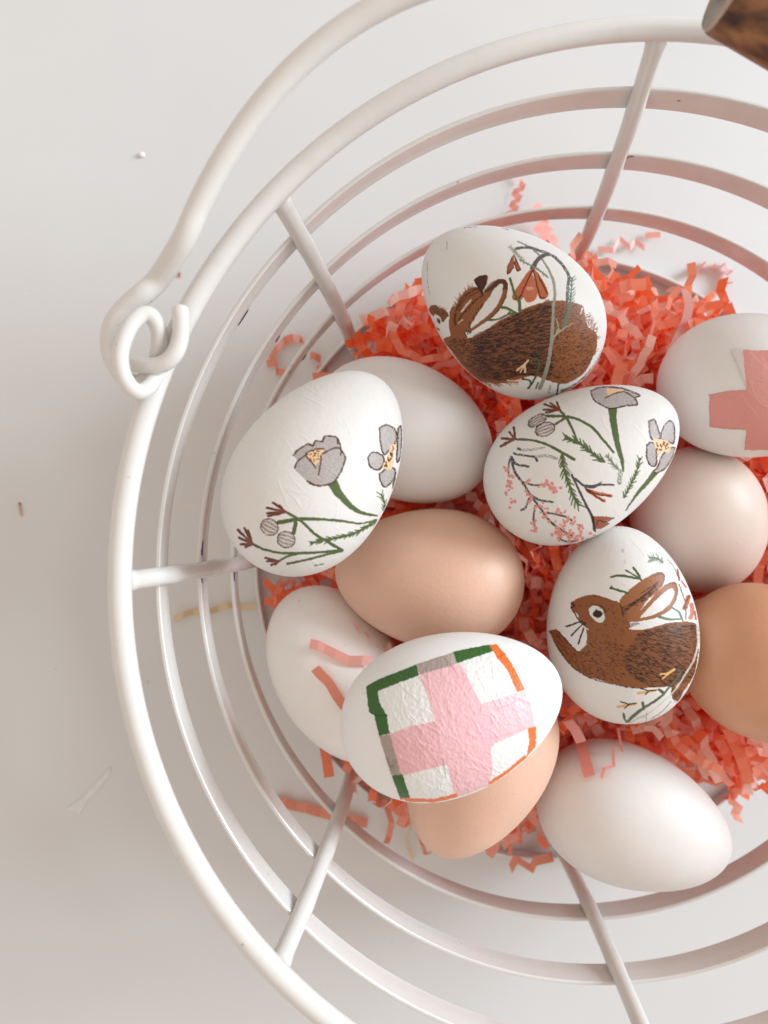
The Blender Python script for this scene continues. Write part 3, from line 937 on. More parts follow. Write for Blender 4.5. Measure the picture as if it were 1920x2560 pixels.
for pts, wd, cc in (([(1105, 590), (1090, 640), (1080, 665)], 34, RUST), ([(1128, 640), (1132, 700), (1120, 730)], 30, (196, 128, 110)), ([(1030, 400), (1045, 470)], 14, (128, 80, 60)),
                    ([(1060, 480), (1090, 520)], 12, RUST), ([(1150, 690), (1160, 740)], 16, RUST)):
    c.line(cc, pts, wd, speck=.3)
c.line(DARK, [(1112, 575), (1078, 660), (1100, 660)], 6)
c.line((96, 104, 92), [(1042, 500), (1070, 580), (1088, 640), (1090, 745)], 9)
c.line((92, 112, 90), [(990, 660), (1040, 692), (1066, 748)], 15)
c.line((92, 112, 90), [(905, 724), (980, 742), (1062, 738)], 18, 12)
c.line((150, 96, 70), [(965, 330), (1005, 380), (1030, 440)], 5)
c.line((198, 192, 182), [(1164, 760), (1172, 900), (1144, 1020), (1090, 1112), (1000, 1246), (800, 1420)], 13, 9, alpha=.9)
c.line((176, 168, 158), [(1150, 1000), (1110, 1090), (1020, 1210)], 5)
for x, y in ((780, 1226), (640, 1318)):
    c.line((212, 172, 116), [(x - 20, y + 26), (x + 100, y + 6)], 18)
    c.line(DARK, [(x - 2, y - 8), (x + 60, y + 8), (x + 108, y + 2)], 9)
    c.line(DARK, [(x + 30, y + 34), (x + 62, y + 6)], 9)
c.line((214, 170, 110), [(915, 1120), (975, 1110), (1012, 1085)], 13)
c.line((214, 170, 110), [(930, 1150), (985, 1100)], 11)
c.line((80, 84, 72), [(1030, 1085), (1052, 1098), (1044, 1130), (990, 1192), (920, 1270), (800, 1350), (730, 1400), (682, 1450)], 12, 15)
c.line(GREEN, [(970, 1215), (900, 1290), (790, 1362), (700, 1440)], 14)
c.line(GREEN, [(660, 1396), (674, 1440), (700, 1446)], 18, 12)
c.line(GREEN, [(792, 1316), (800, 1358)], 18)
c.line(GREEN, [(904, 1226), (940, 1252)], 20)
c.line((132, 132, 128), [(985, 1310), (930, 1372), (850, 1430)], 7)
c.line((140, 140, 134), [(700, 1460), (760, 1425), (822, 1398)], 7, rough=.3)
c.line((140, 140, 134), [(822, 1380), (815, 1440)], 8, rough=.3)
c.dot((176, 168, 160), 656, 268, 9, 14, alpha=.7)
c.dot((186, 178, 170), 670, 345, 9, 18, alpha=.5)
c.line((196, 190, 184), [(700, 190), (760, 250), (800, 310)], 4)
c.wrinkles(0.000045, 46, 11)
c.finish('printed_paper', MAT_PRINT)

# ---- egg 3: poppies and seed heads
c = Canvas(3, 520, 840, 0.44605)
flower = [(480, 668), (505, 640), (560, 606), (588, 616), (602, 590), (640, 590), (652, 566), (690, 562), (722, 572), (738, 602), (746, 640), (770, 680),
          (752, 740), (726, 792), (690, 826), (620, 840), (570, 826), (520, 782), (485, 740), (502, 700)]
c.line(GREEN, [(700, 826), (722, 868), (752, 905), (800, 955), (860, 990), (946, 1006)], 58, 12)
c.poly(GREY, flower, speck=.38)
c.line((84, 52, 42), flower[:17], 11, rough=.08)
c.line((84, 52, 42), [(556, 812), (590, 832), (622, 838)], 9)
c.poly(YEL, [(545, 664), (600, 636), (652, 632), (636, 680), (604, 722), (574, 700)], speck=.1)
for pts in ([(486, 742), (505, 700), (555, 664)], [(640, 662), (700, 630), (746, 630)], [(620, 778), (630, 720), (634, 672)], [(604, 742), (580, 706), (548, 664), (600, 636), (652, 634)], [(722, 574), (728, 604)], [(746, 640), (742, 665)]):
    c.line((84, 52, 42), pts, 9)
rg = np.random.default_rng(5)
for _ in range(26):
    x, y = rg.uniform(565, 630), rg.uniform(645, 700)
    c.dot((84, 52, 42), x, y, 4)
for pt in ([(960, 512), (1000, 500), (1042, 520), (1056, 570), (1040, 612), (1002, 652), (982, 662), (965, 600)],
           [(1062, 520), (1080, 508), (1084, 600), (1076, 680), (1055, 702), (1060, 612)],
           [(895, 682), (920, 652), (960, 660), (986, 690), (970, 736), (940, 750), (905, 726)],
           [(960, 772), (1010, 736), (1046, 750), (1040, 800), (992, 846), (965, 816)]):
    c.petal(pt, 8)
c.poly(YEL, [(1020, 616), (1052, 608), (1040, 662), (1030, 742), (974, 738), (1002, 680)])
for _ in range(22):
    t = rg.random()
    c.dot((84, 52, 42), 1036 - 40 * t + rg.uniform(-12, 12), 620 + 110 * t, 4, 7)
c.line(GREEN, [(1045, 800), (1036, 850)], 16)
c.line(GREEN, [(436, 985), (520, 1035), (600, 1110), (660, 1146), (750, 1200)], 15, 18)
c.line(GREEN, [(396, 1044), (510, 1026), (620, 1026), (750, 1036), (850, 1050), (942, 1028)], 24, 8)
c.line(GREEN, [(480, 1102), (492, 1048)], 24)
c.needles(GREEN, [(940, 1036), (830, 1100), (740, 1126), (640, 1146), (575, 1160)], 13, 40, 26, .5)
c.line(GREEN, [(255, 1165), (320, 1196), (430, 1216), (600, 1212), (750, 1200)], 15)
c.line(GREEN, [(400, 1260), (450, 1232), (520, 1216)], 13)
c.line(GREEN, [(446, 1275), (560, 1250), (742, 1204)], 14)
c.line(GREEN, [(596, 1285), (646, 1275)], 7)
c.needles(GREEN, [(985, 985), (986, 930), (970, 890)], 10, 36, 22, .6)
c.tuft(TUFT, (436, 985), [(332, 992), (340, 1008), (332, 962), (366, 934), (388, 1000), (400, 950)], 13)
c.tuft(TUFT, (252, 1165), [(170, 1086), (206, 1076), (176, 1130), (186, 1166), (212, 1180), (226, 1090)], 14)
c.tuft(TUFT, (402, 1260), [(324, 1242), (330, 1262), (356, 1282), (340, 1250), (378, 1278)], 12)
c.bud(345, 1070, 50, 45, .5)
c.bud(438, 1140, 50, 44, .3)
c.dot(YEL, 330, 1106, 10, 7)
c.wrinkles(0.00005, 70, 3)
c.finish('printed_paper', MAT_PRINT)

# ---- egg 5: poppies, sprigs and berry branch
c = Canvas(5, 1180, 920, 0.44605)
c.line(GREEN, [(786, 222), (792, 300), (815, 430), (840, 520), (846, 575)], 50, 12)
c.petal([(665, 132), (720, 110), (820, 112), (900, 136), (940, 156), (915, 170), (926, 206), (870, 212), (780, 228), (720, 206), (680, 176)], 7)
c.poly(YEL, [(750, 121), (820, 118), (852, 130), (790, 150), (764, 162)])
c.line((84, 52, 42), [(745, 170), (790, 150), (850, 134), (910, 168)], 7)
c.line(GREEN, [(1022, 588), (980, 640), (920, 710), (860, 796)], 34, 7)
for pt in ([(990, 300), (1020, 290), (1040, 340), (1052, 392), (1010, 402), (995, 360)], [(1075, 322), (1110, 295), (1132, 332), (1128, 420), (1100, 412), (1055, 392)],
           [(980, 432), (1005, 416), (1030, 450), (1030, 540), (1000, 546), (978, 500)], [(1035, 562), (1060, 500), (1090, 460), (1136, 450), (1100, 540), (1040, 586), (1012, 580)]):
    c.petal(pt, 7)
c.poly(YEL, [(1010, 402), (1100, 412), (1106, 470), (1060, 470), (1045, 502)])
rg = np.random.default_rng(6)
for _ in range(22):
    c.dot((84, 52, 42), rg.uniform(1030, 1098), rg.uniform(412, 462), 4, 6)
c.needles(GREEN, [(850, 724), (890, 650), (920, 580), (940, 508)], 11, 32, 24, .55)
c.line(GREEN, [(490, 236), (530, 282), (570, 360), (592, 420)], 15)
c.line(GREEN, [(425, 270), (530, 274), (600, 292), (680, 340), (740, 410), (792, 472)], 17, 14)
c.line(GREEN, [(470, 316), (522, 280)], 15)
c.tuft(TUFT, (492, 236), [(408, 206), (402, 236), (416, 252), (440, 198), (476, 194)], 12)
c.bud(365, 297, 56, 28, -.5)
c.bud(410, 345, 56, 36, -.35)
c.tuft(TUFT, (242, 400), [(164, 440), (170, 396), (184, 425), (236, 336), (212, 362), (240, 365)], 13)
c.line(GREEN, [(240, 400), (330, 405), (420, 430), (500, 472), (572, 512)], 14, 18)
c.needles(GREEN, [(740, 525), (700, 500), (640, 450), (590, 415), (525, 395)], 15, 46, 26, .55)
c.needles((112, 126, 104), [(820, 566), (790, 540), (755, 490)], 10, 34, 20, .6)
c.line((120, 132, 112), [(832, 580), (824, 640)], 26, rough=.35)
c.needles(GREEN, [(505, 485), (515, 560), (540, 640), (570, 720), (596, 766)], 14, 52, 26, .55)
c.line((150, 152, 146), [(355, 498), (420, 492), (475, 508)], 16, rough=.35)
c.line((150, 152, 146), [(285, 462), (340, 458), (405, 445)], 14, rough=.35)
c.line((150, 152, 146), [(520, 540), (560, 600)], 14, rough=.35)
B = (78, 74, 78)
for pts, wd in (([(235, 480), (290, 490), (350, 500), (366, 520)], 12), ([(225, 502), (250, 540), (316, 552)], 14), ([(258, 452), (272, 456)], 16),
                ([(222, 500), (240, 580), (290, 650), (320, 700), (380, 780), (430, 850), (490, 900), (550, 936)], 14), ([(215, 510), (205, 560), (206, 606)], 10),
                ([(290, 640), (350, 656), (420, 655), (462, 676)], 11), ([(330, 710), (380, 740), (452, 750)], 12), ([(322, 728), (302, 780), (276, 795)], 12),
                ([(356, 770), (345, 840), (356, 902)], 10), ([(420, 810), (500, 825), (560, 852)], 12), ([(480, 914), (490, 950), (530, 970), (592, 965)], 10),
                ([(530, 930), (556, 936)], 18), ([(600, 880), (616, 882)], 14)):
    c.line(B, pts, wd, rough=.05)
rg = np.random.default_rng(8)
def berries(pts, n, sp, r):
    p = catmull(pts, 10) if len(pts) > 2 else np.asarray(pts, float)
    for _ in range(n):
        q = p[rg.integers(len(p))] + rg.normal(0, sp, 2)
        rr = r * rg.uniform(.55, .95)
        c.dot((224, 164, 156), q[0], q[1], rr + 2.5, rr + 2.5, alpha=.75)
        c.dot(BERRY, q[0], q[1], rr, rr * rg.uniform(.85, 1.1), alpha=.9)
berries([(196, 548), (212, 620), (205, 700), (232, 765)], 30, 11, 9)
berries([(300, 632), (390, 645), (440, 655), (480, 690)], 22, 12, 10)
berries([(300, 700), (330, 730)], 6, 10, 12)
berries([(345, 770), (400, 800), (480, 810), (520, 830)], 18, 16, 9)
berries([(345, 850), (352, 900), (372, 915)], 10, 10, 8)
berries([(400, 830), (470, 880), (500, 920)], 16, 14, 10)
berries([(500, 860), (560, 850), (610, 880)], 16, 18, 9)
berries([(480, 930), (540, 940), (600, 940), (650, 930)], 44, 22, 10)
c.line((70, 66, 72), [(560, 600), (602, 690), (640, 770), (672, 832), (684, 905)], 13, 15)
c.line((78, 74, 78), [(578, 622), (640, 662), (720, 655), (792, 655)], 14, 12)
c.line((78, 74, 78), [(640, 662), (690, 665), (722, 640)], 20, 8)
c.line(RUST, [(640, 680), (700, 700), (776, 716)], 14, 20)
c.line(RUST, [(648, 690), (700, 722), (740, 744)], 16, 18)
c.line(DARK, [(632, 672), (700, 708), (775, 716)], 6)
c.line(DARK, [(640, 684), (692, 716), (735, 745)], 6)
c.poly((150, 86, 56), [(680, 830), (740, 832), (795, 836), (752, 856), (772, 872), (722, 902), (686, 898)], False)
c.line(DARK, [(700, 880), (706, 852), (745, 862), (795, 838)], 6)
c.line(DARK, [(676, 832), (690, 912)], 12)
c.wrinkles(0.00004, 50, 5)
c.finish('printed_paper', MAT_PRINT)

# ---- egg 9: plaid napkin patch
c = Canvas(9, 800, 1540, 0.39783)
G9, O9, P9, S9, W9 = (56, 98, 44), (226, 112, 50), (228, 180, 186), (172, 156, 150), (222, 223, 221)
outline = [(288, 442), (350, 403), (605, 302), (800, 238), (835, 222), (1060, 177), (1110, 174), (1168, 240), (1232, 340), (1290, 462), (1332, 560), (1352, 688), (1362, 690),
           (1358, 820), (1296, 896), (1180, 992), (1100, 1046), (1060, 1066), (930, 1120), (862, 1141), (720, 1173), (560, 1169), (505, 1154), (445, 1000), (368, 754), (340, 626), (304, 604)]
w, ins = c.inside(outline, False)
mask = np.zeros(c.U.shape, bool); mask[w] = ins
c.poly(W9, outline, False, speck=.03)
pink = [(625, 370), (830, 312), (872, 298), (912, 350), (962, 460), (1012, 550), (1120, 520), (1290, 464), (1334, 560), (1352, 690), (1300, 712), (1100, 800), (1072, 832), (1086, 960),
        (1062, 1064), (930, 1120), (846, 1141), (822, 1040), (800, 935), (640, 968), (512, 1002), (470, 860), (440, 742), (560, 694), (722, 660), (680, 520)]
c.poly(P9, pink, False, speck=.04)
c.poly((232, 190, 196), [(1012, 550), (1120, 520), (1290, 464), (1334, 560), (1352, 690), (1180, 760), (1120, 660)], False, .7)
c.poly((222, 172, 178), [(440, 742), (722, 660), (800, 935), (512, 1002)], False, .5)
c.poly(G9, [(288, 444), (350, 404), (605, 302), (622, 375), (363, 472), (375, 545), (420, 625), (440, 740), (368, 753), (340, 626), (304, 604)], False)
c.line((40, 74, 34), [(305, 604), (345, 622), (420, 625)], 10)
c.poly(S9, [(605, 303), (800, 239), (832, 312), (624, 371)], False, speck=.25)
c.poly((182, 172, 166), [(800, 239), (838, 226), (862, 298), (832, 312)], False, speck=.25)
c.poly(G9, [(834, 222), (1060, 178), (1090, 222), (862, 298)], False)
c.poly(O9, [(1058, 178), (1110, 173), (1168, 240), (1232, 340), (1290, 462), (1236, 480), (1180, 350), (1112, 262)], False)
c.line((196, 92, 36), [(1112, 258), (1168, 240)], 8)
c.poly(S9, [(368, 755), (440, 741), (512, 1000), (444, 997)], False, speck=.3)
c.fur([(400, 880), (470, 900), (490, 990), (440, 960)], 40, 22, 4, lambda x, y: 1.2, (120, 104, 96), .6, 41, .5)
c.poly(G9, [(444, 1000), (520, 995), (572, 1152), (505, 1154)], False)
c.poly(O9, [(1304, 704), (1362, 690), (1358, 820), (1292, 892), (1312, 800)], False)
c.poly(O9, [(1056, 1046), (1090, 1018), (1180, 960), (1286, 868), (1300, 896), (1180, 998), (1100, 1050), (1060, 1070)], False)
c.poly(O9, [(503, 1140), (620, 1144), (720, 1146), (860, 1110), (866, 1144), (720, 1178), (560, 1174)], False)
c.line((96, 84, 78), [(772, 892), (780, 950), (790, 1012)], 5, alpha=.8)
for pts in ([(830, 318), (870, 380), (910, 400)], [(1110, 585), (1200, 550), (1300, 490)], [(1060, 770), (1180, 740), (1300, 700)], [(930, 1120), (936, 1060), (950, 1030)], [(850, 470), (900, 410)]):
    c.line((226, 160, 168), pts, 6, alpha=.8)
c.wrinkles(0.00008, 260, 9, mask * 1.0)
c.hgt += 0.00005 * mask * (vnoise(c.U / 4, c.V / 6, 77) + 0.7 * vnoise(c.U / 9, c.V / 7, 78))
c.finish('paper_patch', MAT_PATCH, mask, grazing=0.015)

# ---- egg 2: dusty pink paper cross
c = Canvas(2, 1480, 640, 0.26522)
P2 = (208, 142, 134)
region = [(1100, 1302), (1300, 1266), (1452, 1256), (1300, 876), (1418, 878), (1560, 888), (1760, 884), (2030, 900), (2030, 1300), (2030, 1620), (1760, 1642), (1760, 1832), (1436, 1832), (1450, 1640), (1280, 1638), (1104, 1616)]
w, ins = c.inside(region, False)
mask = np.zeros(c.U.shape, bool); mask[w] = ins
c.poly(P2, region, False, speck=.05)
c.poly((214, 204, 198), [(1296, 874), (1416, 878), (1446, 1120), (1452, 1240), (1400, 1130), (1340, 1020)], False)
c.poly((220, 166, 160), [(1418, 878), (1560, 888), (1700, 1060), (1659, 1400), (1560, 1340), (1450, 1215)], False, .3)
for pts in ([(1430, 1190), (1540, 1330), (1640, 1410), (1720, 1440)], [(1480, 890), (1560, 980), (1660, 1060)]):
    c.line((222, 190, 184), pts, 8, alpha=.4)
c.wrinkles(0.00006, 70, 2, mask * 1.0)
c.finish('paper_patch', MAT_PATCH, mask)

# ------------------------------------------------------------------ crinkle paper shreds
EG = list(SHAPE.values())

def shred_object(name, strips, parent=None):
    """strips: list of (left edge points, right edge points, rgb)"""
    vs, fs, cs = [], [], []
    for a, b, rgb in strips:
        n0 = len(vs)
        for p, q in zip(a, b):
            vs.append(p); vs.append(q); cs.append(rgb); cs.append(rgb)
        for i in range(len(a) - 1):
            fs.append((n0 + 2 * i, n0 + 2 * i + 1, n0 + 2 * i + 3, n0 + 2 * i + 2))
    vs = np.array(vs)
    loc = vs.mean(0)
    loc[2] = vs[:, 2].min()
    o = mesh_obj(name, vs, fs, MAT_SHRED, parent, smooth=False, loc=loc)
    at = o.data.color_attributes.new('ink', 'FLOAT_COLOR', 'POINT')
    cc = np.ones((len(vs), 4), np.float32)
    cc[:, :3] = cs
    at.data.foreach_set('color', cc.ravel())
    return o

CORAL = [(1.0, 0.41, 0.25), (1.0, 0.50, 0.36), (1.0, 0.29, 0.11), (1.0, 0.76, 0.67), (1.0, 0.60, 0.48)]
D_ = 1920 / 1659.0
NEST = np.array([on_plane(x * D_, y * D_, 0.012)[:2] for x, y in
                 [(765, 655), (860, 590), (980, 560), (1240, 600), (1330, 645), (1450, 672), (1560, 705), (1700, 775), (1800, 900), (1830, 1200), (1800, 1450),
                  (1720, 1610), (1640, 1670), (1560, 1690), (1450, 1640), (1300, 1640), (1215, 1640), (1180, 1780), (1130, 1790), (1090, 1700), (900, 1730), (800, 1690), (750, 1640),
                  (650, 1480), (612, 1300), (620, 1240), (720, 1150), (720, 900), (750, 770)]])

def nest_inside(x, y):
    ins = False
    for (x1, y1), (x2, y2) in zip(NEST, np.roll(NEST, -1, 0)):
        if (y < y1) != (y < y2) and x < (x2 - x1) * (y - y1) / (y2 - y1) + x1:
            ins = not ins
    return ins

def nest_edge(x, y):
    a = NEST; d = np.roll(NEST, -1, 0) - a
    p = np.array([x, y])
    t = np.clip(((p - a) * d).sum(1) / (d * d).sum(1), 0, 1)
    return np.sqrt((((a + t[:, None] * d) - p) ** 2).sum(1).min())

def nest_height(x, y):
    e = min(nest_edge(x, y) / 0.034, 1.0)
    return 0.006 + 0.034 * (1 - (1 - e) ** 2)

def make_strip(cx, cy, cz, rg, flat=0.6, segs=None):
    n = segs or rg.integers(9, 18)
    a = rg.uniform(0, 2 * math.pi)
    d = np.array([math.cos(a), math.sin(a), rg.normal(0, 0.25)])
    up = np.array([rg.normal(0, flat), rg.normal(0, flat), 1.0])
    w = rg.uniform(0.0026, 0.0037)
    step = rg.uniform(0.0033, 0.0052)
    zig = rg.uniform(0.35, 0.95)
    p = np.array([cx, cy, cz]); pts, wid = [], []
    bend, twist = rg.normal(0, 0.16), rg.normal(0, 0.14)
    for i in range(n + 1):
        d /= np.linalg.norm(d)
        up = up - up @ d * d; up /= np.linalg.norm(up)
        sd = np.cross(up, d)
        s = (1 if i % 2 else -1) * zig * rg.uniform(0.7, 1.2)
        pts.append(p.copy()); wid.append(sd * w / 2)
        p = p + step * rg.uniform(0.7, 1.25) * (d * math.cos(s) + up * math.sin(s))
        d = d + bend * sd * rg.uniform(.3, 1.4) + np.array([0, 0, -0.04])
        up = up + twist * sd
    pts = np.array(pts); wid = np.array(wid)
    pts += np.array([cx, cy, cz]) - pts.mean(0)
    return pts - wid, pts + wid

def strip_ok(a, b, tol=0.0004):
    P = np.vstack([a, b, (a + b) / 2, (a[:-1] + a[1:] + b[:-1] + b[1:]) / 4])
    if P[:, 2].min() < 0.0008:
        return False
    rr = np.hypot(P[:, 0], P[:, 1])
    lim = np.interp(P[:, 2], ZZ[::-1], RR[::-1]) - 0.0012
    if (rr > lim).any():
        return False
    for e in EG:
        if np.abs(P - e.c).max(0).max() < 0.08 and (e.depth(P) > tol).any():
            return False
    return True

def visible(P):
    """not hidden behind an egg from the photograph's viewpoint"""
    for e in EG:
        for t in np.linspace(0.55, 0.985, 14):
            if e.depth((CAM + (P - CAM) * t)[None])[0] > 0:
                return False
    return True

def over_egg(P):
    """a shred that would lie on top of an egg instead of beside it"""
    for e in EG:
        for dz in (0.004, 0.010, 0.018):
            if (e.depth(P - np.array([0, 0, dz])) > 0.002).any():
                return True
    return False

lo, hi = NEST.min(0), NEST.max(0)
top, deep = [], []
rg = np.random.default_rng(21)
tries = 0
while len(top) < 760 and tries < 22000:
    tries += 1
    x, y = rg.uniform(lo[0], hi[0]), rg.uniform(lo[1], hi[1])
    if not nest_inside(x, y):
        continue
    h = nest_height(x, y)
    z = h * rg.uniform(0.72, 1.0) + 0.002
    a, b = make_strip(x, y, z, rg)
    if strip_ok(a, b) and not over_egg((a + b) / 2):
        mid = (a + b)[len(a) // 2] / 2
        vis = sum(visible(q) for q in ((a[1] + b[1]) / 2, mid, (a[-2] + b[-2]) / 2))
        top.append((vis, a, b, CORAL[rg.integers(5)]))
tries = 0
while len(deep) < 800 and tries < 16000:
    tries += 1
    x, y = rg.uniform(lo[0], hi[0]), rg.uniform(lo[1], hi[1])
    if not nest_inside(x, y) or nest_edge(x, y) < 0.003:
        continue
    z = rg.uniform(0.003, max(0.0035, nest_height(x, y) * 0.86))
    a, b = make_strip(x, y, z, rg, 0.9)
    if strip_ok(a, b):
        deep.append((a, b, CORAL[rg.integers(5)]))
# packed shreds that carry the eggs from below
for e in EG:
    n_ok = 0
    for _ in range(160):
        if n_ok > 34:
            break
        q = rg.normal(0, 0.009, 2)
        x, y = e.c[0] + q[0], e.c[1] + q[1]
        zt = e.c[2] - e.W * 0.9
        if zt > 0.055 or math.hypot(x, y) > 0.108:
            continue
        a, b = make_strip(x, y, rg.uniform(0.004, max(zt, 0.005)), rg, 0.8, 7)
        if strip_ok(a, b, 0.0006):
            deep.append((a, b, CORAL[rg.integers(5)])); n_ok += 1
top.sort(key=lambda s: -s[0])
single = [s for s in top if s[0] > 0][:285]
rest = [(s[1], s[2], s[3]) for s in top if s[0] == 0] + [(s[1], s[2], s[3]) for s in [t for t in top if t[0] > 0][285:]]
EGG_SHORT = {1: 'rabbit and bellflower egg', 2: 'dusty pink cross egg', 3: 'poppy and seed head egg', 4: 'plain ivory egg under poppy egg', 5: 'berry branch egg',
             6: 'plain pale pinkish egg', 7: 'plain peach egg beside poppy egg', 8: 'chalky white egg', 9: 'pink plaid egg', 10: 'peach egg beneath plaid egg',
             11: 'whiskered rabbit egg', 12: 'tan brown egg', 13: 'ivory egg with pink strip'}
for s in single:
    o = shred_object('paper_shred', [(s[1], s[2], s[3])])
    m = (s[1] + s[2]).mean(0) / 2
    near = min(SHAPE, key=lambda k: np.linalg.norm(SHAPE[k].c - m))
    tint = {0.76: 'pale pink', 0.60: 'pale pink', 0.29: 'deep orange'}.get(s[3][1], 'coral')
    tag(o, '%s crinkled paper shred in nest nearest %s' % (tint, EGG_SHORT[near]), 'paper shred', '%s shreds nearest %s' % (tint, EGG_SHORT[near]))
nest = shred_object('paper_shred_filling', deep + rest)
nest['kind'] = 'stuff'
nest['label'] = 'packed coral crinkle paper filling beneath eggs and loose shreds'
nest['category'] = 'paper filling'

# single shreds one can pick out: outline taken from the photo, standing on the table, the nest or an egg
def loose(pts, W, where, rgb, label, amp=0.0020, wz=0.0, zig=True, smooth=False, group=None, lift=(0, 0)):
    """pts: photo pixels of one edge, W: pixel offset of the other edge, where: height above table or egg number"""
    p = np.asarray(pts, float)
    if smooth:
        p = catmull(p, 5)
    n = len(p)
    if isinstance(where, int):
        sh = SHAPE[where]
        a, ok1 = sh.hit(p[:, 0], p[:, 1]); b, ok2 = sh.hit(p[:, 0] + W[0], p[:, 1] + W[1])
        ok = ok1 & ok2
        zf = a[ok][0][2] if ok.any() else sh.c[2]
        for i in np.where(~ok)[0]:
            a[i] = on_plane(p[i, 0], p[i, 1], zf + 0.006); b[i] = on_plane(p[i, 0] + W[0], p[i, 1] + W[1], zf + 0.006)
        na, nb = sh.normal(a), sh.normal(b)
        na[~ok] = nb[~ok] = (0, 0, 1)
        off = np.array([0.0005 + (amp if (i % 2 and zig) else 0) for i in range(n)])[:, None]
        tq = np.linspace(0, 1, n)[:, None]
        off = off + lift[0] * (1 - tq) ** 2 + lift[1] * tq ** 2
        a = a + na * off; b = b + nb * off
    else:
        if np.isscalar(where):
            zs = np.full(n, where)
        else:
            zs = np.interp(np.linspace(0, 1, n), np.linspace(0, 1, len(where)), where)
        zs = zs + np.array([amp if (i % 2 and zig) else 0 for i in range(n)])
        a = np.array([on_plane(x, y, z) for (x, y), z in zip(p, zs)])
        b = np.array([on_plane(x + W[0], y + W[1], z + wz) for (x, y), z in zip(p, zs)])
    o = shred_object('paper_shred', [(a, b, rgb)])
    tag(o, label, 'paper shred', group)
    return o

PK, SAL, CRM, PALE = (0.93, 0.52, 0.46), (0.84, 0.38, 0.26), (0.80, 0.66, 0.45), (0.86, 0.62, 0.56)
loose([(1326, 392), (1310, 415), (1304, 450), (1315, 462), (1285, 472), (1306, 490), (1278, 502), (1298, 516), (1262, 532)], (-7, 15), 0.0015, PK,
      'pink zigzag paper shred lying on table beyond rabbit and bellflower egg')
loose([(1345, 505), (1326, 522), (1360, 545), (1330, 572), (1370, 562), (1345, 590), (1382, 585), (1376, 608), (1402, 622)], (14, 12), 0.004, PK,
      'bunched pink paper shred on table just behind rabbit and bellflower egg', 0.003)
loose([(1495, 630), (1534, 634), (1549, 604), (1576, 627), (1587, 611), (1611, 627), (1613, 596), (1651, 594)], (0, -15), 0.0015, PK,
      'flat zigzag pink shred on table beside the back spoke', 0.001)
loose([(1732, 688), (1730, 667), (1742, 675), (1762, 653), (1774, 672), (1788, 658), (1798, 669), (1811, 656), (1814, 675), (1830, 675), (1814, 686), (1830, 704), (1811, 709), (1810, 728), (1782, 728)],
      (3, 3), 0.0008, PK, 'pink shred curled like a cog standing on edge outside hoops', 0.0, 0.0035, False)
loose([(1485, 655), (1486, 684), (1512, 692), (1501, 730), (1488, 765)], (11, 4), (0.022, 0.014), PK, 'pink shred poking up behind nest beside the back spoke')
loose([(1662, 728), (1684, 716), (1702, 728), (1711, 759), (1703, 800), (1684, 842), (1663, 884)], (22, 5), (0.030, 0.036, 0.040, 0.043), PALE,
      'pale pink smooth paper strip arching over nest beside dusty pink cross egg', 0, 0, False, True)
loose([(672, 892), (690, 862), (709, 842), (730, 834), (752, 838), (760, 858)], (5, 20), 0.0015, SAL, 'curved salmon shred on table seen between hoops near poppy egg')
loose([(665, 900), (691, 894), (688, 920), (718, 924), (709, 940)], (3, 18), 0.0015, SAL, 'stepped salmon shred on table beneath the curved salmon shred')
loose([(777, 878), (790, 882), (803, 889)], (-3, 18), 0.0015, SAL, 'short salmon paper scrap on table beside the upper left spoke foot')
loose([(792, 912), (805, 911), (818, 912)], (-2, 16), 0.0015, SAL, 'tiny salmon paper scrap next to base hoop near plain ivory egg')
loose([(433, 1542), (457, 1530), (482, 1522), (523, 1522), (543, 1514), (568, 1505), (601, 1510), (640, 1510)], (2, 15), 0.0012, CRM,
      'cream paper shred lying on table under the side hoops')
loose([(690, 1990), (715, 1996), (740, 2003), (768, 2008), (800, 2018), (830, 2026), (857, 2031), (890, 2040), (920, 2045)], (-3, 25), 0.0015, SAL,
      'long salmon shred on table passing under the lower hoop', 0.0022)
loose([(921, 1986), (938, 1984), (952, 1996), (970, 2000)], (-2, 18), 0.006, SAL, 'short salmon shred tucked beneath the pink plaid egg')
loose([(928, 2006), (945, 2018), (960, 2020), (972, 2055), (964, 2092), (958, 2108)], (15, 2), (0.008, 0.003), SAL, 'curled salmon shred hanging below pink plaid egg')
loose([(1040, 2080), (1052, 2112), (1058, 2136), (1076, 2128)], (10, 1), 0.004, SAL, 'hook shaped salmon shred beside the half hidden peach egg')
loose([(973, 2010), (992, 2008), (1012, 2024), (1023, 2045), (1021, 2072), (1014, 2110), (1030, 2150)], (8, -3), (0.012, 0.014, 0.006, 0.002), CRM,
      'thin cream paper strand trailing from under pink plaid egg', 0, 0, False, True)
loose([(1310, 2062), (1334, 2053), (1344, 2082), (1363, 2096), (1378, 2130), (1334, 2140), (1325, 2160), (1286, 2135), (1272, 2160)], (8, 24), 0.0095, SAL,
      'orange zigzag shred draped on base hoop between peach and ivory eggs', 0.0016)
loose([(781, 1600), (800, 1605), (814, 1612), (840, 1626), (871, 1641), (900, 1643), (925, 1645)], (-4, 22), 8, PK, 'straight pink shred lying across the chalky white egg', 0.0005, lift=(.0014, .002))
loose([(783, 1676), (798, 1692), (814, 1712), (834, 1743), (856, 1778)], (18, -13), 8, SAL, 'bent salmon shred on chalky white egg touching pink plaid egg', 0.0012, lift=(.0016, 0))
loose([(883, 1550), (895, 1564), (897, 1580), (919, 1582), (923, 1610), (943, 1612), (955, 1630), (975, 1604)], (5, 16), (0.052, 0.050, 0.049), PK,
      'zigzag pink shred wedged between peach egg and pink plaid egg', 0.0012)
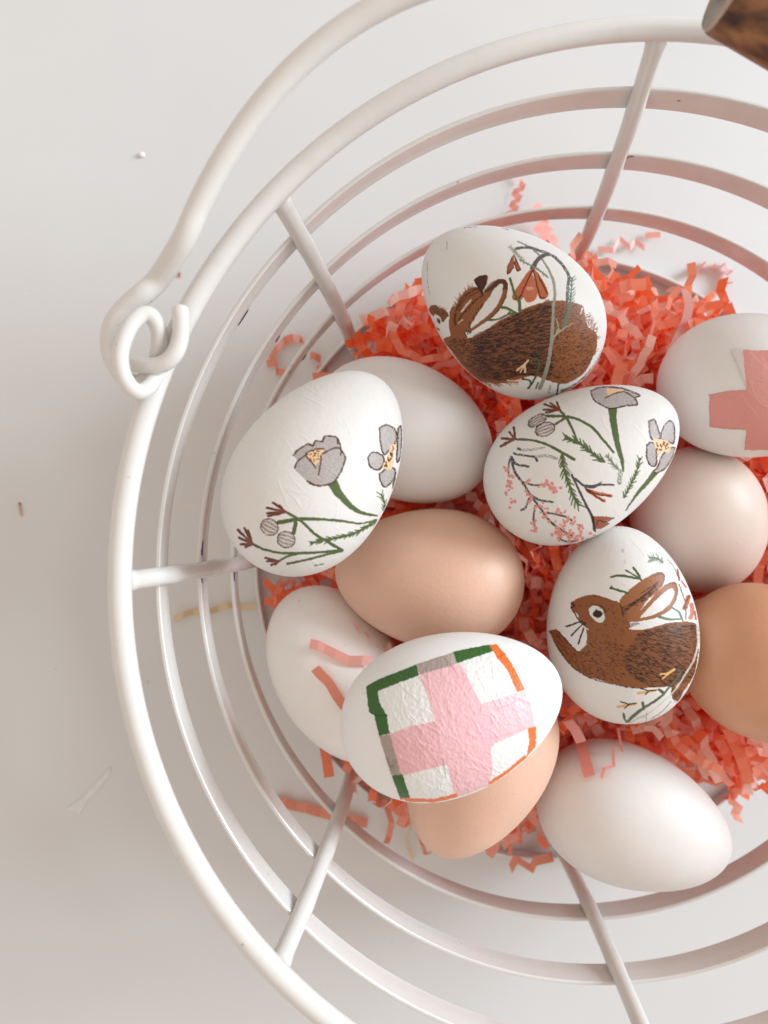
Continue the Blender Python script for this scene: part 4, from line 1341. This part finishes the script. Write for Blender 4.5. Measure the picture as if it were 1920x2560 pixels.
loose([(1396, 1796), (1421, 1827), (1443, 1874), (1457, 1924), (1465, 1952)], (25, -7), 13, (0.93, 0.46, 0.40), 'smooth coral paper strip lying over ivory egg blunt end', 0, 0, False, True, lift=(.004, .0018))
loose([(1570, 1857), (1537, 1859), (1548, 1890), (1526, 1885), (1530, 1917), (1508, 1931), (1500, 1946)], (7, 6), 13, PK, 'thin zigzag pink shred standing on the ivory egg', 0.0022, lift=(.004, .0005))
loose([(1906, 1900), (1880, 1924), (1868, 1953), (1870, 1984)], (14, 5), (0.014, 0.012, 0.010), PALE, 'pale pink curved strip overhanging base hoop below the tan egg', 0, 0, False, True)
loose([(1324, 1456), (1328, 1446), (1340, 1441), (1354, 1443), (1360, 1452)], (-1, 28), (0.050, 0.053, 0.053, 0.050), PK, 'short curled pink shred between peach egg and whiskered rabbit egg', 0, 0, False)

# ------------------------------------------------------------------ crumbs on the table
def crumb(name, u, v, ln, wd, ht, ang, mat, label, cat, seed):
    p = on_plane(u, v, 0.0)
    rg = np.random.default_rng(seed)
    vs, fs = [], []
    n, m = 7, 8
    for i in range(n):
        t = -1 + 2 * i / (n - 1)
        s = math.sqrt(max(1 - (t * .97) ** 2, 0.02))
        for k in range(m):
            a = 2 * math.pi * k / m
            j = rg.uniform(.85, 1.15)
            x, y, z = t * ln / 2, s * wd / 2 * math.cos(a) * j, ht / 2 + s * ht / 2 * math.sin(a) * j
            vs.append((p[0] + x * math.cos(ang) - y * math.sin(ang), p[1] + x * math.sin(ang) + y * math.cos(ang), max(z, 0)))
    for i in range(n - 1):
        for k in range(m):
            k2 = (k + 1) % m
            fs.append((i * m + k, (i + 1) * m + k, (i + 1) * m + k2, i * m + k2))
    fs.append(tuple(range(m))); fs.append(tuple(range((n - 1) * m, n * m))[::-1])
    o = mesh_obj(name, vs, fs, mat, loc=p)
    return tag(o, label, cat)

MAT_HUSK = plain_material('tan_husk', (0.50, 0.36, 0.25), 0.6)
MAT_HDARK = plain_material('dark_husk_tip', (0.24, 0.18, 0.14), 0.6)
MAT_WCRUMB = plain_material('white_crumb', (0.82, 0.81, 0.80), 0.5, 0.05)
MAT_RED = plain_material('red_crumb', (0.42, 0.17, 0.12), 0.6)
husk = crumb('seed_husk', 52, 1275, .0048, .0010, .0007, math.radians(-80), MAT_HUSK, 'tan seed husk with dark tip lying on open table', 'husk', 1)
tip_p = on_plane(49, 1257, 0)
tip = crumb('tip', 50, 1260, .0011, .0010, .0008, math.radians(-80), MAT_HDARK, '', '', 2)
for k_ in ('label', 'category'):
    del tip[k_]
tip.parent = husk
tip.matrix_parent_inverse = Matrix.Translation(husk.location).inverted()
crumb('paper_crumb', 356, 389, .0022, .0019, .0013, 0.3, MAT_WCRUMB, 'small white crumb on table outside the raised handle wire', 'crumb', 3)
crumb('paper_crumb', 449, 687, .0022, .0009, .0008, 1.7, MAT_RED, 'tiny reddish crumb on table between handle wire and rim', 'crumb', 4)
MAT_FLAKE = plain_material('thin_white_tissue', (0.62, 0.625, 0.625), 0.5, 0.05)
def flake(u, v):
    p = on_plane(u, v, 0)
    pts = [(-.0085, -.0065), (-.0030, -.0028), (.0005, .0012), (.0075, .0085), (.0068, .0050), (.0030, .0002), (-.0010, -.0040), (-.0040, -.0090)]
    vs = [(p[0] + x, p[1] + y, 0.00022 + 0.00006 * (i % 2)) for i, (x, y) in enumerate(pts)]
    vs += [(x, y, z - 0.0002) for x, y, z in vs]
    n = len(pts)
    fs = [tuple(range(n))[::-1], tuple(range(n, 2 * n))] + [(k, (k + 1) % n, (k + 1) % n + n, k + n) for k in range(n)]
    o = mesh_obj('paper_flake', vs, fs, MAT_FLAKE, smooth=False, loc=p)
    tag(o, 'thin whitish paper flake lying on the open table', 'paper flake')
flake(226, 1975)
